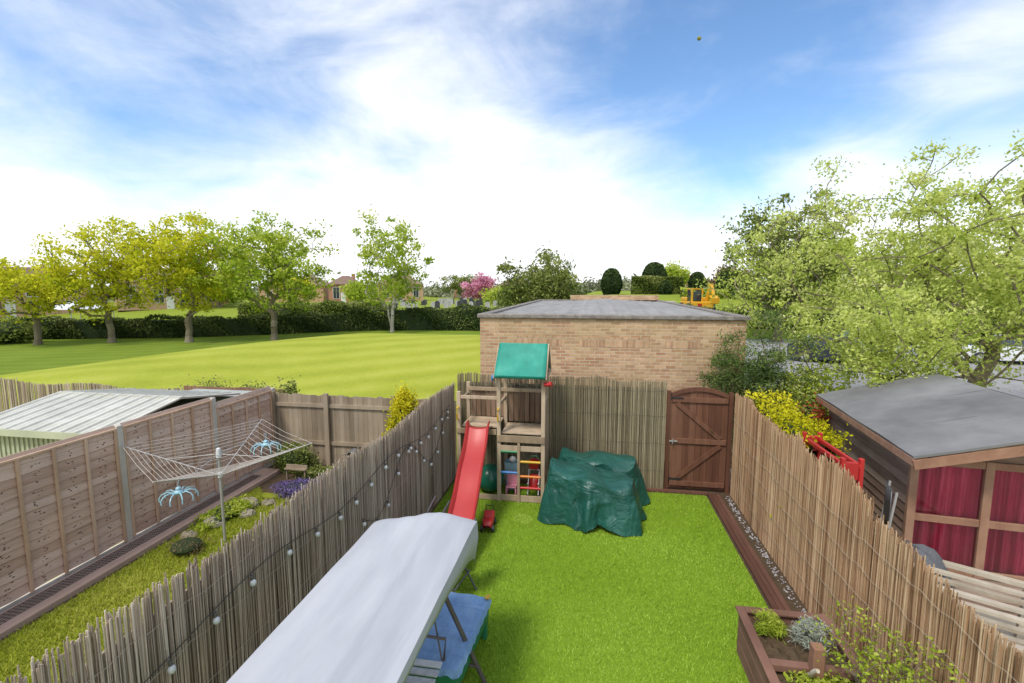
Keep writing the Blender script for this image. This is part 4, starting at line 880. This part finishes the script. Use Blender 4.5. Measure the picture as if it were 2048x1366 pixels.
bush('lavender_plant','silvery lavender plant in timber planter',(2.25,4.8),(.17,.17,.14),1800,.03,M_silver,89,'plant',z0=.42,core=False,asp=.12,ncl=30)
bush('herb_plant','fine green herb tuft in timber planter',(1.88,4.93),(.15,.13,.12),1500,.035,M_yg2,90,'plant',z0=.42,core=False,asp=.1,ncl=30)
bush('herb_plant','low green plants spreading in timber planter',(2.1,4.1),(.3,.3,.06),1600,.022,M_yg2,91,'plant',z0=.42,core=False)
# ------------------------------------------------------------------ houses
def house(loc,rz_,w_,d_,h_,rh,wm,label,nw=2):
    f=thing('brick_house',label,'house',(loc[0],loc[1],g(*loc)-.2),rz_,'houses beyond the field and cemetery')
    mb=MB(); mb.bb((-w_/2,-d_/2,0),(w_/2,d_/2,h_)); mb.obj('wall',wm,f)
    mb=MB(); e=.35; a=[(-w_/2-e,-d_/2-e,h_-.05),(w_/2+e,-d_/2-e,h_-.05),(w_/2+e,d_/2+e,h_-.05),(-w_/2-e,d_/2+e,h_-.05),(-w_/2+d_/2*.7,0,h_+rh),(w_/2-d_/2*.7,0,h_+rh)]
    mb.add(a,[(0,1,5,4),(1,2,5),(2,3,4,5),(3,0,4),(3,2,1,0)]); ro=mb.obj('roof',M_tile,f)
    mb=MB(); mb.bb((w_*.2,-.3,h_+rh*.5),(w_*.2+.6,.3,h_+rh+.4)); mb.obj('chimney',wm,ro)
    for k in range(nw):
        for z_ in ([.9,h_-1.7] if h_>3.5 else [h_-2.2]):
            x=-w_/2+w_*(k+.5)/nw; mb=MB(); mb.bb((x-.6,-d_/2-.04,z_),(x+.6,-d_/2-.005,z_+1.15),m=0); mb.bb((x-.52,-d_/2-.06,z_+.08),(x-.03,-d_/2-.042,z_+1.07),m=1); mb.bb((x+.03,-d_/2-.06,z_+.08),(x+.52,-d_/2-.042,z_+1.07),m=1); mb.obj('window',[M_white,M_darkglass],f)
    mb=MB(); mb.bb((-w_*.02-.45,-d_/2-.05,0),(-w_*.02+.45,-d_/2-.005,2.05)); mb.obj('door',M_white,f)
house((-46,85),20,5.4,6,3.6,1.6,M_hbrick,'red brick two storey house with hipped tile roof',2)
house((-40,96),30,9,7,3.6,1.9,M_hbrick2,'brown tiled house behind trees beyond field',3)
house((-57.5,86.9),15,12,7,3.4,1.8,M_hbrick2,'pale brick house with brown tiled roof beyond hedge',3)
house((-73,50),55,14,8,4.2,2.1,M_hbrick2,'orange brick house with brown tiled roof behind field trees',4)
house((-60,60),50,12,8,3.8,2.0,M_hbrick2,'orange brick house row partly hidden by field trees',4)
house((-70,74),40,12,8,3.8,2.2,M_hbrick,'red brick house far beyond the field',4)
house((-31,124),10,9,8,3.2,2,M_hbrick,'distant brick house with brown roof on horizon',3); house((-20,128),0,10,8,3,2,M_hbrick2,'distant pale house with tiled roof on horizon',3); house((22,128),0,12,8,2.6,1.6,M_hbrick2,'distant low house beyond cemetery',3)
f=thing('gazebo','white fabric garden gazebo beyond the hedge','gazebo',(-48,37.7,g(-48,37.7))); mb=MB(); mb.add([(-2,-2,2),(2,-2,2),(2,2,2),(-2,2,2),(0,0,2.7)],[(0,1,4),(1,2,4),(2,3,4),(3,0,4)]); mb.obj('canopy',M_white,f)
for a in (-1.95,1.95):
    for b in (-1.95,1.95): mb=MB(); mb.bb((a-.03,b-.03,0),(a+.03,b+.03,2)); mb.obj('pole',M_alu,f)
mb=MB(); P=[]
pr=[(-.35,0),(-.35,.75),(-.22,.92),(0,1.0),(.22,.92),(.35,.75),(.35,0)]
for y in (-.06,.06): P.append([(a,y,b) for a,b in pr])
mb.grid(P); mb.add([(a,-.061,b) for a,b in pr],[tuple(range(7))]); mb.bb((-.45,-.15,-.1),(.45,.15,.08))
M_hs=mat('headstone_stone',[(.2,.2,.2),(.5,.49,.47),(.7,.69,.66)],2,rough=.5); M_hs2=mat('dark_granite',[(.04,.04,.045),(.10,.10,.11)],2,rough=.3)
h0=mb.obj('headstone',M_hs); h1=mb.obj('headstone',M_hs2); rd=random.Random(4)
for src,lab in ((h0,'pale grey stone headstone standing in cemetery grass'),(h1,'dark granite headstone standing in cemetery grass')):
    for i in range(36):
        o=src if i==0 else src.copy()
        if i: COL.objects.link(o)
        if i%6: x=rd.uniform(-31,-9);y=rd.uniform(60,84)
        else: x=rd.uniform(12,24);y=rd.uniform(62,72)
        o.location=(x,y,g(x,y)); o.rotation_euler=(0,0,rd.uniform(-.3,.3)); o.scale=(1,1,rd.uniform(.7,1.1)); tag(o,lab,'headstone','headstones in the cemetery')
f=thing('marble_tomb','low white stone tomb wall on cemetery edge','tomb',(6.5,50.5,g(6.5,50.5))); mb=MB(); mb.bb((-2,-.3,0),(2,.3,.7)); mb.obj('base',M_white,f,bevel=.05); mb=MB(); mb.bb((-2.1,-.36,.702),(2.1,.36,.8)); mb.obj('cap_stone',M_concrete,f)
f=thing('yellow_digger','yellow wheeled digger with raised arm beside cemetery hedge','digger',(10.4,49.2,g(10.4,49.2)),12)
M_dig=plast('digger_yellow',(.80,.42,.02)); mb=MB(); mb.bb((-1.1,-1.3,.5),(1.1,1.5,1.15)); mb.bb((-1.05,.2,1.151),(1.05,1.5,1.55)); mb.obj('body',M_dig,f,bevel=.08)
mb=MB(); mb.bb((-.95,-.9,1.152),(.1,.18,2.3)); mb.obj('cab',M_darkglass,f,bevel=.06); mb=MB(); mb.bb((-1.0,-.95,2.302),(.15,.23,2.42)); mb.bb((-1.0,-.95,1.152),(-.85,-.80,2.3)); mb.bb((.0,-.95,1.152),(.15,-.80,2.3)); mb.obj('cab_frame',M_dig,f)
mb=MB(); mb.beam((.55,-1.0,1.2),(.6,-1.5,2.8),.3,.35); mb.beam((.6,-1.5,2.8),(.6,-2.1,1.7),.25,.28); mb.obj('arm',M_dig,f)
mb=MB(); mb.grid([[(x,-2.0,1.7),(x,-2.5,1.5),(x,-2.45,1.05),(x,-2.0,1.0)] for x in (.2,.4,.8,1.0)]); mb.obj('bucket',M_dig,f,solid=.05)
for x in (-1.1,1.1):
    for y in (-.8,.95): mb=MB(); mb.tube((x-.2,y,.5),(x+.2,y,.5),.5,n=18); mb.obj('wheel',M_black,f,bevel=.06)
mb=MB(); mb.bb((-.5,-1.312,.62),(-.1,-1.302,.95)); mb.obj('emblem',M_red,f)
# ------------------------------------------------------------------ cars
def car(loc,rz_,paint,label):
    f=thing('parked_car',label,'car',loc,rz_,'cars parked beyond the garages')
    secs=[(-2.2,.35,.62,.72),(-2.1,.28,.78,.84),(-1.4,.24,.92,.89),(-.7,.22,.97,.9),(.9,.22,1.0,.9),(1.7,.24,.98,.88),(2.1,.3,.85,.84),(2.18,.4,.7,.76)]
    mb=MB(); P=[[(-w_*.96,y,a),(-w_,y,(a+b)/2),(-w_*.93,y,b-.05),(-w_*.82,y,b),(w_*.82,y,b),(w_*.93,y,b-.05),(w_,y,(a+b)/2),(w_*.96,y,a)] for y,a,b,w_ in secs]; mb.grid(P,cv=True); mb.add(P[0],[tuple(range(8))]); mb.add(P[-1],[tuple(range(8))[::-1]]); mb.obj('body',paint,f,smooth=True)
    mb=MB(); ct=[(-1.1,.93,.94,.78),(-.45,.95,1.42,.68),(.2,.95,1.50,.66),(1.0,.95,1.46,.66),(1.75,.93,.97,.74)]
    P=[[(-.80,y,a),(-w_,y,b),(w_,y,b),(.80,y,a)] for y,a,b,w_ in ct]; mb.grid(P); mb.obj('window',M_darkglass,f,smooth=True)
    mb=MB(); P=[[(-.67,y,z_),(0,y,z_+.03),(.67,y,z_)] for y,z_ in ((-.5,1.40),(-.2,1.475),(.2,1.515),(1.0,1.48),(1.2,1.42))]; mb.grid(P); mb.obj('roof_panel',paint,f,smooth=True)
    for x in (-.82,.82):
        for y in (-1.35,1.35):
            mb=MB(); mb.tube((x-.1,y,.32),(x+.1,y,.32),.32,n=20); t=mb.obj('wheel',M_black,f,bevel=.03); mb=MB(); s=1 if x>0 else -1; mb.tube((x+s*.1,y,.32),(x+s*.112,y,.32),.19,n=14); mb.obj('rim',M_alu,t)
    for x in (-.62,.62): mb=MB(); mb.box((x,-2.16,.66),(.3,.06,.12)); mb.obj('headlight',M_bulb,f,bevel=.02)
M_cd=plast('dark_car_paint',(.03,.035,.05),.25); M_cw=plast('white_car_paint',(.75,.76,.78),.25); M_cs=plast('silver_car_paint',(.4,.42,.45),.25)
car((13.0,27.8,.01),70,M_cd,'dark blue car parked beyond the brick garage'); car((21.6,29.0,.01),85,M_cw,'white car parked beneath spring tree branches'); car((27.5,29.5,.01),85,M_cw,'white hatchback parked in row on asphalt'); car((16.8,31.5,.01),80,M_cs,'silver car parked on asphalt behind the tree')
mb=MB(); mb.ball((0,0,0),.10,10); o=mb.obj('flying_ball',mat('olive_ball',[(.12,.12,.02),(.3,.28,.05)],3,rndmix=0),smooth=True,loc=(5.23,26.95,16.58)); tag(o,'small olive ball high in the open sky','ball')
